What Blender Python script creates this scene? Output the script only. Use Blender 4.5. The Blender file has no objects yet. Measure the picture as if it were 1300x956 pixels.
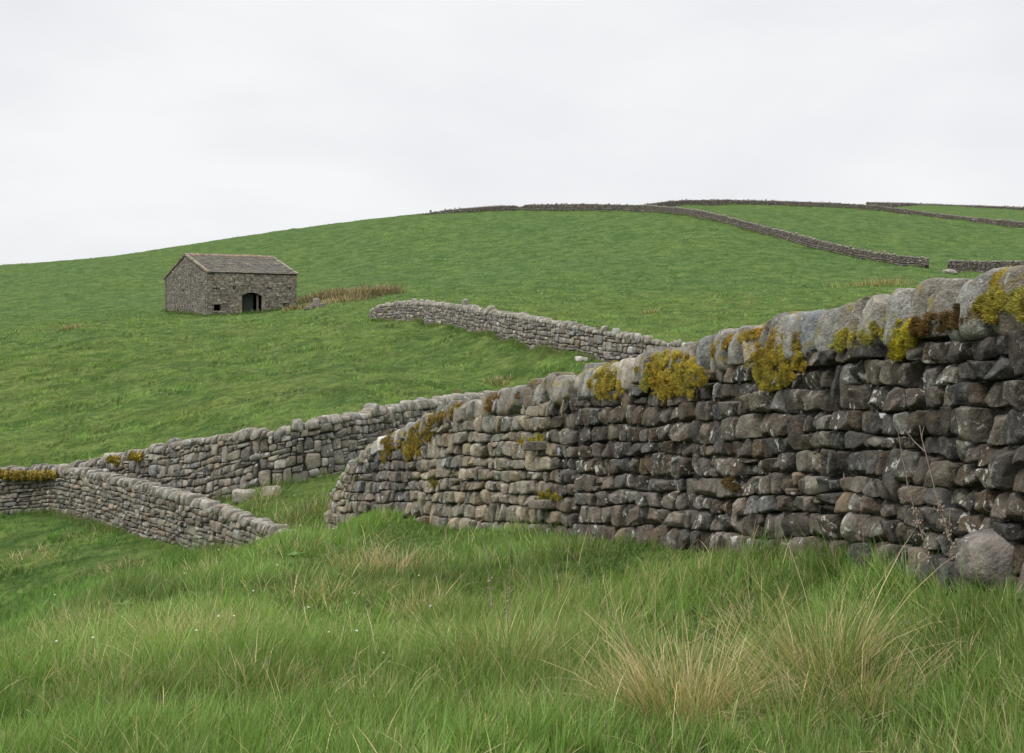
import bpy, math, random
import numpy as np
rng = np.random.default_rng(7)
random.seed(7)
F = 1500.0; CX = 650.0; CY = 478.0       # focal length in photo pixels, picture centre (1300 x 956)
scene = bpy.context.scene
COL = scene.collection

def W(px, py, Y):                          # photo direction + distance -> a place in the world (camera at origin, looking +Y)
    return np.array([(px-CX)/F*Y, Y, (CY-py)/F*Y])

# ------------------------------------------------------------------ noise
def _hash(ix, iy, iz, seed=0):
    h = (ix.astype(np.int64)*374761393 + iy.astype(np.int64)*668265263 + iz.astype(np.int64)*1274126177 + seed*974711) & 0xffffffff
    h = ((h ^ (h >> 13))*1103515245) & 0xffffffff
    h = ((h ^ (h >> 16))*2246822519) & 0xffffffff
    h = h ^ (h >> 15)
    return (h & 0xffff)/65535.0
def vnoise(p, seed=0):                     # value noise, -1..1 ; p (N,3)
    i = np.floor(p); f = p-i; i = i.astype(np.int64); f = f*f*(3-2*f)
    x, y, z = i[:,0], i[:,1], i[:,2]; r = 0
    for dx in (0,1):
        wx = f[:,0] if dx else 1-f[:,0]
        for dy in (0,1):
            wy = f[:,1] if dy else 1-f[:,1]
            for dz in (0,1):
                wz = f[:,2] if dz else 1-f[:,2]
                r = r + wx*wy*wz*_hash(x+dx, y+dy, z+dz, seed)
    return r*2-1
def fbm(p, oct=3, seed=0):
    a = 1; r = 0; t = 0
    for k in range(oct):
        r = r + a*vnoise(p*(2.03**k)+k*17.3, seed+k); t += a; a *= .5
    return r/t
def fbm2(x, y, sc, oct=3, seed=0):
    return fbm(np.stack([x*sc, y*sc, np.zeros_like(x)+seed*.37], 1), oct, seed)

# ------------------------------------------------------------------ terrain
Z = 'z'
cols = {
 -900: [(3,Z,-1.6),(8,Z,-2.8),(20,Z,-4.2),(38,Z,-4.6),(60,Z,-2.5),(100,Z,1.6),(180,Z,9),(255,Z,17),(340,Z,18),(700,Z,5)],
 -400: [(3,Z,-1.5),(8,Z,-2.4),(14,Z,-4.2),(24,Z,-5.2),(38,Z,-4.5),(60,Z,-2),(100,Z,2.6),(180,Z,12),(255,Z,21),(340,Z,21),(700,Z,8)],
 0: [(2.2,Z,-1.45),(4.5,972),(6.5,888),(9,834),(11,820),(15,842),(20,828),(24,795),(30,718),(34,668),(37.5,647),(47,588),(66,505),(100,424),(120,421),(150,400),(200,367),(255,338),(310,341),(450,372)],
 120: [(5.5,910),(8,828),(10.5,782),(12,768),(16,788),(20,780),(25,748),(29,704),(32.5,668),(37,628),(44,583),(66,495),(100,412),(125,406),(150,391),(200,358),(255,329),(310,333),(450,366)],
 240: [(2.2,Z,-1.4),(4.5,960),(8,815),(12,745),(15,727),(19,738),(24,728),(27.8,704),(30.2,655),(32,634),(38,592),(45,552),(66,478),(100,413),(125,402),(135,397),(160,378),(200,350),(257,312),(310,317),(450,355)],
 304: [(13.5,720),(18,736),(22,742),(25.3,731),(27.6,650),(30,627)],
 360: [(4.6,960),(8,808),(11,732),(13.5,687),(18,715),(21,740),(23.6,748),(26,672),(29.5,613),(36,560),(45,522),(66,462),(100,410),(125,395),(140,383),(200,338),(257,294),(310,299),(450,345)],
 440: [(2.2,Z,-1.38),(4.6,962),(8,808),(12,724),(15,690),(19,668),(23,655),(27,628),(30,600),(38,545),(50,490),(68,440),(85,407),(110,392),(140,373),(200,325),(252,284),(310,291),(450,340)],
 545: [(4.6,970),(8,815),(12,728),(15,688),(18.3,661),(20,652),(25,625),(33,577),(36,565),(50,490),(60,452),(74,413),(90,400),(140,366),(200,312),(248,273),(310,281),(450,335)],
 650: [(2.2,Z,-1.34),(4.6,970),(8,818),(12,715),(15.2,665),(20,652),(28,612),(38,560),(48,500),(58,436),(80,411),(140,355),(200,302),(250,267),(310,277),(450,335)],
 800: [(4.6,975),(7,845),(9,765),(12,681),(16,655),(25,592),(38,522),(49,462),(60,438),(80,412),(140,350),(190,300),(232,269),(300,277),(450,330)],
 1000: [(2.2,Z,-1.3),(4.6,970),(7,806),(9.0,693),(12,660),(20,600),(35,512),(48,455),(65,422),(100,385),(140,350),(178,303),(215,280),(255,262),(310,276),(450,320)],
 1150: [(4.4,968),(6,812),(7.2,708),(11,670),(20,590),(48,442),(80,395),(120,362),(152,338),(190,305),(240,273),(300,268),(370,262),(450,285)],
 1300: [(4,965),(5.2,800),(5.9,739),(9,680),(20,570),(48,432),(80,387),(120,360),(150,344),(180,318),(220,290),(290,275),(365,267),(450,285)],
 1750: [(2.2,Z,-1.2),(4.0,Z,-1.05),(10,Z,-.5),(30,Z,1),(60,Z,4),(100,Z,8.5),(150,Z,15),(220,Z,28),(365,Z,50),(450,Z,52)],
 2300: [(2.5,Z,-.95),(6,Z,-.7),(30,Z,1.5),(100,Z,9),(220,Z,26),(365,Z,45),(700,Z,45)],
 650.1: [(700,Z,25)], 120.1: [(700,Z,15)], 1300.1: [(700,Z,50)],
}
cols[900.1] = [(204,276),(254,261.5),(310,276)]
cols[945.1] = [(189,290),(256,261),(310,276)]
FARB = [(530,252,274),(592,249,271),(657,249,268),(746,240,268),(820,230,270),(860,215,273),(894,203,278),(943,189,290),(992,178,302),(1054,165,320),(1115,156,333),(1178,150,340),
 (850,250,264),(869,255,261),(931,257,260),(992,256,261.5),(1060,252,264),(1115,246,268.5),(1177,238,275.5),(1238,228,283.5),(1300,219,290.5),(1420,205,303.5),
 (1150,371,262),(1250,367,265),(1420,360,270.5),(1204,149,344),(1300,152,344),
 (473,84,404),(510,80,406),(545,75,410),(581,69,417),(630,61,428),(688,54,443),(735,51.5,450),(776,50,457),(857,48,467),(960,47,482)]
for k_, (a_, b_, c_) in enumerate(FARB): cols[a_+.001*(k_+1)] = [(b_, c_-.5)]
cu, cl, cg = [], [], []
for px, lst in cols.items():
    for e in lst:
        Y = e[0]; z = e[2] if e[1] == Z else (CY-e[1])/F*Y
        cu.append(px/420.0); cl.append(math.log(Y)*1.6); cg.append(z/(Y+8))
cu, cl, cg = map(np.array, (cu, cl, cg)); n = len(cu)
def _phi(r2): return .5*r2*np.log(r2+1e-12)
A_ = np.zeros((n+3, n+3))
A_[:n,:n] = _phi((cu[:,None]-cu[None])**2+(cl[:,None]-cl[None])**2) + np.eye(n)*1e-4
A_[:n,n] = 1; A_[:n,n+1] = cu; A_[:n,n+2] = cl; A_[n:,:n] = A_[:n,n:].T
wts = np.linalg.solve(A_, np.concatenate([cg, np.zeros(3)]))
GP = np.arange(-900, 2301, 8.0); GL = np.arange(math.log(1.8), math.log(720), .0125)
gp, gl = np.meshgrid(GP, GL); gshape = gp.shape
gpf, glf = gp.ravel(), gl.ravel(); gz = np.empty(len(gpf))
for i in range(0, len(gpf), 20000):
    u = gpf[i:i+20000]/420.0; v = glf[i:i+20000]*1.6
    g = _phi((u[:,None]-cu[None])**2+(v[:,None]-cl[None])**2) @ wts[:n] + wts[n] + u*wts[n+1] + v*wts[n+2]
    gz[i:i+20000] = g*(np.exp(glf[i:i+20000])+8)
gY = np.exp(glf); gX = (gpf-CX)/F*gY
amp = np.clip(.02+.0022*gY, .03, .12)
gz += amp*fbm2(gX, gY, .55, 3, 3) + np.clip((gY-24)/20, 0, 1)*.30*np.clip(fbm2(gX, gY, .7, 2, 41)+.05, -.2, 1)*np.clip(gY/45, .4, 1) + np.clip((gY-40)/60, 0, 1)*.35*fbm2(gX, gY, .07, 2, 5)*np.clip((400-gY)/200,0,1)*np.where(gY>200, .3, 1)
GZ = gz.reshape(gshape)
def ground(x, y):
    x = np.asarray(x, float); y = np.asarray(y, float)
    th = np.arctan2(x, y); r = np.hypot(x, y)
    tmin, tmax = math.atan((GP[0]-CX)/F), math.atan((GP[-1]-CX)/F)
    tc = np.clip(th, tmin, tmax)
    px = np.clip(CX+F*np.tan(tc), GP[0], GP[-1]-.01); L = np.clip(np.log(np.maximum(r*np.cos(tc), 1.8)), GL[0], GL[-1]-1e-4)
    a = (px-GP[0])/8.0; b = (L-GL[0])/.0125
    i = np.clip(a.astype(int), 0, len(GP)-2); j = np.clip(b.astype(int), 0, len(GL)-2); a -= i; b -= j
    return (GZ[j,i]*(1-a)+GZ[j,i+1]*a)*(1-b)+(GZ[j+1,i]*(1-a)+GZ[j+1,i+1]*a)*b

# ------------------------------------------------------------------ mesh + object helpers
def mesh_obj(name, V, faces_q=None, faces_t=None, mat=None, parent=None, colattr=None, smooth=True):
    me = bpy.data.meshes.new(name)
    V = np.asarray(V, np.float32)
    q = np.asarray(faces_q if faces_q is not None else np.zeros((0,4)), np.int32).reshape(-1,4)
    t = np.asarray(faces_t if faces_t is not None else np.zeros((0,3)), np.int32).reshape(-1,3)
    me.vertices.add(len(V)); me.vertices.foreach_set('co', V.ravel())
    nl = q.size+t.size; me.loops.add(nl); me.polygons.add(len(q)+len(t))
    me.loops.foreach_set('vertex_index', np.concatenate([q.ravel(), t.ravel()]))
    ls = np.concatenate([np.arange(len(q))*4, q.size+np.arange(len(t))*3]).astype(np.int32)
    me.polygons.foreach_set('loop_start', ls)
    me.polygons.foreach_set('use_smooth', np.full(len(q)+len(t), smooth))
    me.update(calc_edges=True)
    if colattr is not None:
        a = me.color_attributes.new('tint', 'FLOAT_COLOR', 'POINT')
        c = np.asarray(colattr, np.float32)
        if c.shape[1] == 3: c = np.concatenate([c, np.ones((len(c),1), np.float32)], 1)
        a.data.foreach_set('color', c.ravel())
    if mat: me.materials.append(mat)
    o = bpy.data.objects.new(name, me); COL.objects.link(o)
    if parent is not None: o.parent = parent
    return o
def tag(o, label=None, cat=None, group=None, kind=None):
    if label: o['label'] = label
    if cat: o['category'] = cat; o['kind'] = 'thing'
    if group: o['group'] = group
    if kind: o['kind'] = kind
    return o
def empty(name, label, cat, group=None):
    o = bpy.data.objects.new(name, None); o.empty_display_size = .3; COL.objects.link(o)
    return tag(o, label, cat, group)
class MB:                                   # mesh collector
    def __init__(s): s.V=[]; s.Q=[]; s.T=[]; s.C=[]; s.n=0
    def add(s, V, Q=None, T=None, C=(.5,.5,.5)):
        V = np.asarray(V, float); s.V.append(V)
        if Q is not None and len(Q): s.Q.append(np.asarray(Q)+s.n)
        if T is not None and len(T): s.T.append(np.asarray(T)+s.n)
        C = np.asarray(C, float)
        if C.ndim == 1: C = np.tile(C, (len(V),1))
        if C.shape[1] == 3: C = np.concatenate([C, np.zeros((len(V),1))], 1)
        s.C.append(C); s.n += len(V)
    def build(s, name, mat, parent=None, smooth=True):
        return mesh_obj(name, np.concatenate(s.V), np.concatenate(s.Q) if s.Q else None, np.concatenate(s.T) if s.T else None, mat, parent, np.concatenate(s.C), smooth)

# ------------------------------------------------------------------ materials
def nodes(m):
    m.use_nodes = True; nt = m.node_tree; nt.nodes.clear(); return nt
class NT:
    def __init__(s, nt): s.nt = nt
    def n(s, t, **k):
        o = s.nt.nodes.new(t)
        for a, v in k.items():
            if a.startswith('i_'):
                key = a[2:]; key = int(key) if key.isdigit() else key.replace('_', ' ')
                o.inputs[key].default_value = v
            else: setattr(o, a, v)
        return o
    def l(s, a, b): s.nt.links.new(a, b)
    def math(s, op, a, b=None, clamp=False):
        o = s.n('ShaderNodeMath', operation=op, use_clamp=clamp)
        for i, v in enumerate((a, b)):
            if v is None: continue
            if isinstance(v, (int, float)): o.inputs[i].default_value = v
            else: s.l(v, o.inputs[i])
        return o.outputs[0]
    def ramp(s, fac, a, b, ca=0.0, cb=1.0):
        o = s.n('ShaderNodeMapRange'); s.l(fac, o.inputs[0]); o.inputs[1].default_value=a; o.inputs[2].default_value=b
        o.inputs[3].default_value=ca; o.inputs[4].default_value=cb; return o.outputs[0]
    def mix(s, fac, a, b, mode='MIX'):
        o = s.n('ShaderNodeMix', data_type='RGBA', blend_type=mode)
        for i, v in ((0, fac), (6, a), (7, b)):
            if isinstance(v, (int, float)): o.inputs[i].default_value = v
            elif isinstance(v, tuple): o.inputs[i].default_value = (*v, 1)
            else: s.l(v, o.inputs[i])
        return o.outputs[2]
    def noise(s, vec, scale, detail=4, rough=.55, dist=0):
        o = s.n('ShaderNodeTexNoise'); o.inputs['Scale'].default_value = scale; o.inputs['Detail'].default_value = detail
        o.inputs['Roughness'].default_value = rough; o.inputs['Distortion'].default_value = dist
        s.l(vec, o.inputs['Vector']); return o.outputs[0]

def stone_mat(name, lichen=1.0, bump=1.0, scale=1.0, mossy=0.0):
    m = bpy.data.materials.new(name); t = NT(nodes(m))
    pos = t.n('ShaderNodeNewGeometry').outputs['Position']; at = t.n('ShaderNodeAttribute', attribute_name='tint')
    col, al = at.outputs['Color'], at.outputs['Alpha']
    n1 = t.noise(pos, 7*scale, 5, .6); n2 = t.noise(pos, 38*scale, 5, .65); n3 = t.noise(pos, 2.2*scale, 3)
    c = t.mix(t.ramp(n1, .32, .68), t.mix(1.0, col, (.55,.53,.52), 'MULTIPLY'), t.mix(1.0, col, (1.45,1.42,1.36), 'MULTIPLY'))
    c = t.mix(t.ramp(n2, .35, .7, 0, .75), c, t.mix(1.0, c, (.55,.53,.5), 'MULTIPLY'))
    # rusty / olive staining
    c = t.mix(t.ramp(t.noise(pos, 11*scale, 3), .56, .72, 0, .45), c, (.15,.10,.055))
    # grey-green lichen film, stronger where alpha is high
    c = t.mix(t.math('MULTIPLY', t.ramp(t.noise(pos, 16*scale, 4, .7), .5, .66), t.ramp(al, 0, 1, .1, .8)), c, (.38,.385,.34))
    # crisp white lichen spots
    w = t.math('MULTIPLY', t.ramp(t.noise(pos, 12*scale, 4, .6, .8), .60, .63), t.ramp(t.noise(pos, 3.1*scale, 1), .45, .54))
    c = t.mix(t.math('MULTIPLY', w, .8*lichen, True), c, (.6,.6,.56))
    if mossy:
        g = t.ramp(t.noise(pos, 5*scale, 4, .6), .60-.08*mossy, .72-.08*mossy)
        c = t.mix(t.math('MULTIPLY', g, .8), c, (.30,.235,.06))
    b = t.n('ShaderNodeBump', i_Strength=.95*bump, i_Distance=.03/scale)
    t.l(t.math('ADD', t.math('MULTIPLY', n1, .6), n2), b.inputs['Height'])
    p = t.n('ShaderNodeBsdfPrincipled', i_Roughness=.92); p.inputs['Specular IOR Level'].default_value = .25
    t.l(c, p.inputs['Base Color']); t.l(b.outputs[0], p.inputs['Normal'])
    o = t.n('ShaderNodeOutputMaterial'); t.l(p.outputs[0], o.inputs[0]); return m
def blade_mat(name, trans=.35):
    m = bpy.data.materials.new(name); t = NT(nodes(m))
    at = t.n('ShaderNodeAttribute', attribute_name='tint').outputs['Color']
    d = t.n('ShaderNodeBsdfPrincipled', i_Roughness=.6); d.inputs['Specular IOR Level'].default_value = .3
    tr = t.n('ShaderNodeBsdfTranslucent'); t.l(at, d.inputs['Base Color']); t.l(t.mix(1.0, at, (1.0,1.1,.6), 'MULTIPLY'), tr.inputs[0])
    mx = t.n('ShaderNodeMixShader', i_0=trans); t.l(d.outputs[0], mx.inputs[1]); t.l(tr.outputs[0], mx.inputs[2])
    o = t.n('ShaderNodeOutputMaterial'); t.l(mx.outputs[0], o.inputs[0]); return m
def simple_mat(name, c, rough=.85, var=.3, scale=20, bump=.3):
    m = bpy.data.materials.new(name); t = NT(nodes(m)); pos = t.n('ShaderNodeNewGeometry').outputs['Position']
    n = t.noise(pos, scale, 5, .6)
    cc = t.mix(t.ramp(n, .3, .7), tuple(v*(1-var) for v in c), tuple(v*(1+var) for v in c))
    b = t.n('ShaderNodeBump', i_Strength=bump, i_Distance=.02); t.l(n, b.inputs['Height'])
    p = t.n('ShaderNodeBsdfPrincipled', i_Roughness=rough); t.l(cc, p.inputs['Base Color']); t.l(b.outputs[0], p.inputs['Normal'])
    o = t.n('ShaderNodeOutputMaterial'); t.l(p.outputs[0], o.inputs[0]); return m
def ground_mat():
    m = bpy.data.materials.new('turf_soil'); t = NT(nodes(m)); pos = t.n('ShaderNodeNewGeometry').outputs['Position']
    big = t.noise(pos, .05, 3); mid = t.noise(pos, .5, 4, .65); fin = t.noise(pos, 2.2, 6, .7); tiny = t.noise(pos, 14, 5, .7)
    c = t.mix(t.ramp(mid, .40, .60), (.066,.118,.027), (.130,.185,.050))
    c = t.mix(t.ramp(fin, .38, .66), t.mix(1.0, c, (.5,.58,.5), 'MULTIPLY'), t.mix(1.0, c, (1.3,1.2,1.2), 'MULTIPLY'))
    c = t.mix(t.ramp(tiny, .4, .7), c, t.mix(1.0, c, (.6,.65,.6), 'MULTIPLY'))
    c = t.mix(t.ramp(big, .4, .62, 0, .5), c, t.mix(1.0, c, (1.25,1.1,1.0), 'MULTIPLY'))
    c = t.mix(t.ramp(t.noise(pos, .9, 4, .6), .64, .78, 0, .5), c, (.16,.14,.06))
    sy = t.n('ShaderNodeSeparateXYZ'); t.l(pos, sy.inputs[0]); c = t.mix(t.ramp(sy.outputs[1], 105, 130), c, t.mix(1.0, c, (.89,.97,1.05), 'MULTIPLY'))  # hill turf cooler in tone, distance haze painted into its colour too
    b = t.n('ShaderNodeBump', i_Strength=.9, i_Distance=.25); t.l(t.math('ADD', fin, t.math('MULTIPLY', tiny, .25)), b.inputs['Height'])
    p = t.n('ShaderNodeBsdfPrincipled', i_Roughness=1.0); p.inputs['Specular IOR Level'].default_value = .1
    t.l(c, p.inputs['Base Color']); t.l(b.outputs[0], p.inputs['Normal'])
    o = t.n('ShaderNodeOutputMaterial'); t.l(p.outputs[0], o.inputs[0]); return m
M_ST = stone_mat('weathered_gritstone'); M_COPE = stone_mat('lichened_copestone', .7, 1.6, 1.5, .7)
M_FAR = stone_mat('distant_gritstone', .8, .8, .6); M_DIST = stone_mat('hill_wall_stone', .4, .6, .4)
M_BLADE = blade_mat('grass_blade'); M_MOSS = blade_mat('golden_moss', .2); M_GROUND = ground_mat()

# ------------------------------------------------------------------ ground mesh (one sheet, a full disc round the camera)
def build_ground():
    tmin, tmax = math.atan((GP[0]-CX)/F), math.atan((GP[-1]-CX)/F)
    th = np.concatenate([np.arctan((GP-CX)/F), np.linspace(tmax, tmin+2*math.pi, 90)[1:-1]])
    r = np.exp(np.concatenate([[math.log(.05), math.log(.7), math.log(1.3)], np.arange(math.log(1.9), math.log(900), .0125)]))
    R, T = np.meshgrid(r, th, indexing='ij'); X, Y = R*np.sin(T), R*np.cos(T)
    z = ground(X.ravel(), Y.ravel())
    V = np.stack([X.ravel(), Y.ravel(), z], 1); nr, nt_ = R.shape
    i = np.arange(nr-1)[:,None]; j = np.arange(nt_)[None]; jn = (j+1) % nt_
    Q = np.stack([i*nt_+j, i*nt_+jn, (i+1)*nt_+jn, (i+1)*nt_+j], -1).reshape(-1,4)[:, ::-1]
    V = np.concatenate([V, [[0,0,z[0]]]]); c = len(V)-1
    T3 = np.stack([np.arange(nt_), np.full(nt_, c), (np.arange(nt_)+1) % nt_], 1)[:, ::-1]
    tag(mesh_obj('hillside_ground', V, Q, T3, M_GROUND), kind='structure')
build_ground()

# ------------------------------------------------------------------ stones
_tmpl = {}
def template(n):
    if n in _tmpl: return _tmpl[n]
    idx = {}; V = []; Q = []
    g = np.linspace(-1, 1, n+1); g = np.sign(g)*np.abs(g)**.8
    def vid(p):
        k = tuple(np.round(p, 5))
        if k not in idx: idx[k] = len(V); V.append(p)
        return idx[k]
    for ax in range(3):
        for sg in (-1, 1):
            a, b = (ax+1) % 3, (ax+2) % 3
            for i in range(n):
                for j in range(n):
                    q = []
                    for di, dj in ((0,0),(1,0),(1,1),(0,1)):
                        p = np.zeros(3); p[ax] = sg; p[a] = g[i+di]; p[b] = g[j+dj]; q.append(vid(p))
                    Q.append(q if sg > 0 else q[::-1])
    _tmpl[n] = (np.array(V), np.array(Q)); return _tmpl[n]
def rock_local(n, rnd=6.0, cuts=5, seedv=None):
    """a stone in the cube [-1,1]^3: rounded, then broken by a few random planes"""
    V, Q = template(n); V = V.copy()
    V /= (np.sum(np.abs(V)**rnd, 1)**(1/rnd))[:,None]
    for k in range(cuts):
        d = rng.normal(size=3); d /= np.linalg.norm(d)
        off = np.abs(d).sum()*rng.uniform(.60, .86)
        e = np.maximum(0, V@d-off); V -= e[:,None]*d
    return V, Q
class Path:
    def __init__(s, pts, wbase=.62, wtop=.42):
        """pts: world rows (x,y,zbase,H)"""
        P = np.array(pts, float); seg = np.hypot(np.diff(P[:,0]), np.diff(P[:,1])); c = np.concatenate([[0], np.cumsum(seg)])
        n = max(8, int(c[-1]/.4)); S = np.linspace(0, c[-1], n)
        A = np.stack([np.interp(S, c, P[:,k]) for k in range(4)], 1)
        for _ in range(3): A[1:-1] = (A[:-2]+2*A[1:-1]+A[2:])/4
        s.A = A; s.S = S; s.L = c[-1]; s.wb, s.wt = wbase, wtop
        T = np.gradient(A[:,:2], axis=0); T /= np.linalg.norm(T, axis=1)[:,None]
        N = np.stack([T[:,1], -T[:,0]], 1)
        mid = A[:,:2]; 
        if np.mean(np.sum(N*(-mid), 1)) < 0: N = -N        # normal faces the lane the camera stands in
        s.T, s.N = T, N
    def ev(s, S):
        S = np.asarray(S, float); e = [np.interp(S, s.S, s.A[:,k]) for k in range(4)]
        # straight extrapolation past the ends
        lo, hi = np.minimum(S, 0), np.maximum(S-s.L, 0)
        x = e[0]+lo*s.T[0,0]+hi*s.T[-1,0]; y = e[1]+lo*s.T[0,1]+hi*s.T[-1,1]
        nx = np.interp(S, s.S, s.N[:,0]); ny = np.interp(S, s.S, s.N[:,1])
        return x, y, e[2], e[3], nx, ny
    def world(s, S, t, off):
        x, y, zb, H, nx, ny = s.ev(S)
        return np.stack([x+nx*off, y+ny*off, zb+t], -1)
    def half(s, t, H): return .5*(s.wb-(s.wb-s.wt)*np.clip(t/np.maximum(H,.3), 0, 1))
    def locate(s, px, py):                  # point of the lane-side face seen in direction (px, py)
        x, y, zb, H, nx, ny = s.ev(s.S); hx = x+nx*.27; hy = y+ny*.27
        pp = CX+F*hx/np.maximum(hy, .5); k = np.argmin(np.abs(pp-px)+np.where(hy < 1, 1e5, 0))
        lo, hi = max(k-1, 0), min(k+1, len(s.S)-1)
        sub = np.linspace(s.S[lo], s.S[hi], 60); x, y, zb, H, nx, ny = s.ev(sub); hx = x+nx*.27; hy = y+ny*.27
        j = np.argmin(np.abs(CX+F*hx/hy-px)); z = (CY-py)/F*hy[j]
        return sub[j], z-zb[j]
def lay_stones(mb, path, side, rh, ln, n, tint, body_h, bury=.3, bulge=.03, jit=.02, cuts=5, noise_amp=.012, split=.14, merge=.07, rnd=6, skip=None, s0=0, s1=None, gap=.004, inset=0, tsc=None):
    one = lambda S: np.ones(np.shape(S)); ts_ = tsc or one; bh0 = body_h; body_h = lambda S: bh0(S)/ts_(S)
    s1 = path.L if s1 is None else s1
    tmax = float(np.max(body_h(path.S))); t = -bury; rows = []
    while t < tmax:
        h = rh*(rng.uniform(.84, 1.2) if tsc else rng.uniform(.72, 1.35))*(1.25 if t < .1 else 1.0); rows.append((t, t+h)); t += h
    blocked = [[] for _ in range(len(rows)+2)]
    ph = rng.uniform(0, 100, len(rows)+1)
    def edge(r, S, base):                   # wavy bed line
        return base + jit*np.sin(S*1.7+ph[r]) + jit*.8*np.sin(S*4.3+ph[r]*2.1)
    for r, (ta, tb) in enumerate(rows):
        S = s0-rng.uniform(0, ln)
        while S < s1:
            L = ln*math.exp(rng.normal(0, .30 if tsc else .36)); L = min(max(L, ln*.55), ln*2.1)*float(ts_(np.array([S]))[0])
            a, b = S, S+L; S = b
            hit = [x for x in blocked[r] if x[1] > a+.02 and x[0] < b-.02]
            if hit:
                x = hit[0]
                if x[0]-a > ln*.35: b = x[0]; S = x[0]
                else: S = x[1]; continue
            m = .5*(a+b)
            if m < s0 or m > s1: continue
            Hb = float(body_h(np.array([m]))[0])
            if ta > Hb-.05: continue
            top = tb; rr = r+1
            if rng.random() < merge and r+1 < len(rows) and b-a > ln*.6:
                top = rows[r+1][1]; rr = r+2; blocked[r+1].append((a, b))
            cells = [(ta, min(top, Hb+.03), r, rr)]
            if rr == r+1 and rng.random() < split and tb-ta > rh*.9:
                k = rng.uniform(.35, .65); mt = ta+(tb-ta)*k
                cells = [(ta, min(mt, Hb), r, -1), (mt, min(tb, Hb+.03), -1, r+1)]
            for (c0, c1, r0, r1) in cells:
                if c1-c0 < .025: continue
                if skip is not None and skip(a, b, c0, c1): continue
                def e(rk, s_, base): return edge(rk, s_, base) if rk >= 0 else base
                j = rng.normal(0, .012, 8)*min(1, ln/.2)
                sa0, sb0, sa1, sb1 = a+gap+j[0], b-gap+j[1], a+gap+j[2], b-gap+j[3]
                z00, z10 = e(r0, sa0, c0)+gap, e(r0, sb0, c0)+gap
                z01, z11 = e(r1, sa1, c1)-gap, e(r1, sb1, c1)-gap
                V, Q = rock_local(n, rnd*rng.uniform(.6, 1.4), cuts)
                u = (V[:,0]+1)/2; v = (V[:,1]+1)/2
                ss = (sa0*(1-v)+sa1*v)*(1-u)+(sb0*(1-v)+sb1*v)*u
                tt = (z00*(1-u)+z10*u)*(1-v)+(z01*(1-u)+z11*u)*v
                sc_ = ts_(ss); tt = tt*sc_; Hb_ = Hb*float(ts_(np.array([m]))[0])
                dep = rng.uniform(.09, .13)
                tilt = rng.normal(0, .012)*V[:,0]+rng.normal(0, .014)*V[:,1]
                off = path.half(tt, np.full(len(tt), Hb_))-dep+V[:,2]*dep+rng.normal(0, bulge*.55)+tilt*(V[:,2] > 0) - inset
                P = path.world(ss, tt, side*off)
                if noise_amp > 0:
                    sd = rng.uniform(0, 50)
                    q = P*1.0+sd
                    d = np.stack([fbm(q*9+11*k, 2, k) for k in range(3)], 1)
                    if n >= 6: d = d+.45*np.stack([fbm(q*28+7*k, 2, k+5) for k in range(3)], 1)
                    P = P+d*noise_amp
                if side < 0: Q = Q[:, ::-1]
                mb.add(P, Q, C=tint(m, .5*(c0+c1)))
def core(mb, path, body_h, bury=.4, inset=.07, colr=(.045,.04,.035)):
    S = path.S; Hb = body_h(S); R = []
    for side, t in ((1, -bury), (1, None), (-1, None), (-1, -bury)):
        tt = Hb-.03 if t is None else np.full(len(S), t)
        off = path.half(tt, Hb)-inset
        R.append(path.world(S, tt, side*off))
    V = np.stack(R, 1).reshape(-1,3); Q = []
    for i in range(len(S)-1):
        for k in range(4): Q.append((4*i+k, 4*i+(k+1) % 4, 4*i+4+(k+1) % 4, 4*i+4+k))
    e = 4*(len(S)-1); Q += [(3,2,1,0), (e,e+1,e+2,e+3)]
    mb.add(V, Q, C=colr)
def cope_stone(path, S, th, h, t0, n, depth, lean=.1, rnd=3.6, cuts=5, amp=.016, colr=(.3,.29,.26,.6), taperv=.16):
    V, Q = rock_local(n, rnd, cuts)
    taper = 1-taperv*((V[:,1]+1)/2)**1.5
    zz = (V[:,1]+1)/2*h
    ss = S+V[:,0]*th/2*taper+zz*lean
    off = V[:,2]*depth/2*(1-.22*((V[:,1]+1)/2)**2)+rng.normal(0, .02)
    P = path.world(ss, t0+zz, off); sd = rng.uniform(0, 60)
    d = np.stack([fbm((P+sd)*6+11*k, 3, k) for k in range(3)], 1)
    if n >= 8: d = d+.4*np.stack([fbm((P+sd)*24+11*k, 2, k) for k in range(3)], 1)
    P = P+d*amp
    # orientation check so normals point out
    c = P.mean(0); a = P[Q[:,0]]; nn = np.cross(P[Q[:,1]]-a, P[Q[:,2]]-a)
    if np.mean(np.sum(nn*(a-c), 1)) < 0: Q = Q[:, ::-1]
    mb = MB(); mb.add(P, Q, C=colr); return mb
def pxpath(rows, **k):
    out = []
    for r in rows:
        if r[0] == 'w': out.append(r[1:]); continue
        px, Y, gb, gt = r; out.append(((px-CX)/F*Y, Y, (CY-gb)/F*Y, (gb-gt)/F*Y))
    p = Path(out, **k); g = ground(p.A[:,0], p.A[:,1])-.04; d = np.maximum(0, p.A[:,2]-g); d[p.A[:,1] < 24] = 0
    p.A[:,2] -= d; p.A[:,3] += d
    return p
def jitter(c, a=.18, hue=.05):
    v = math.exp(rng.normal(0, a)); h = rng.normal(0, hue)
    return (c[0]*v*(1+h), c[1]*v, c[2]*v*(1-h*1.2))

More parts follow.
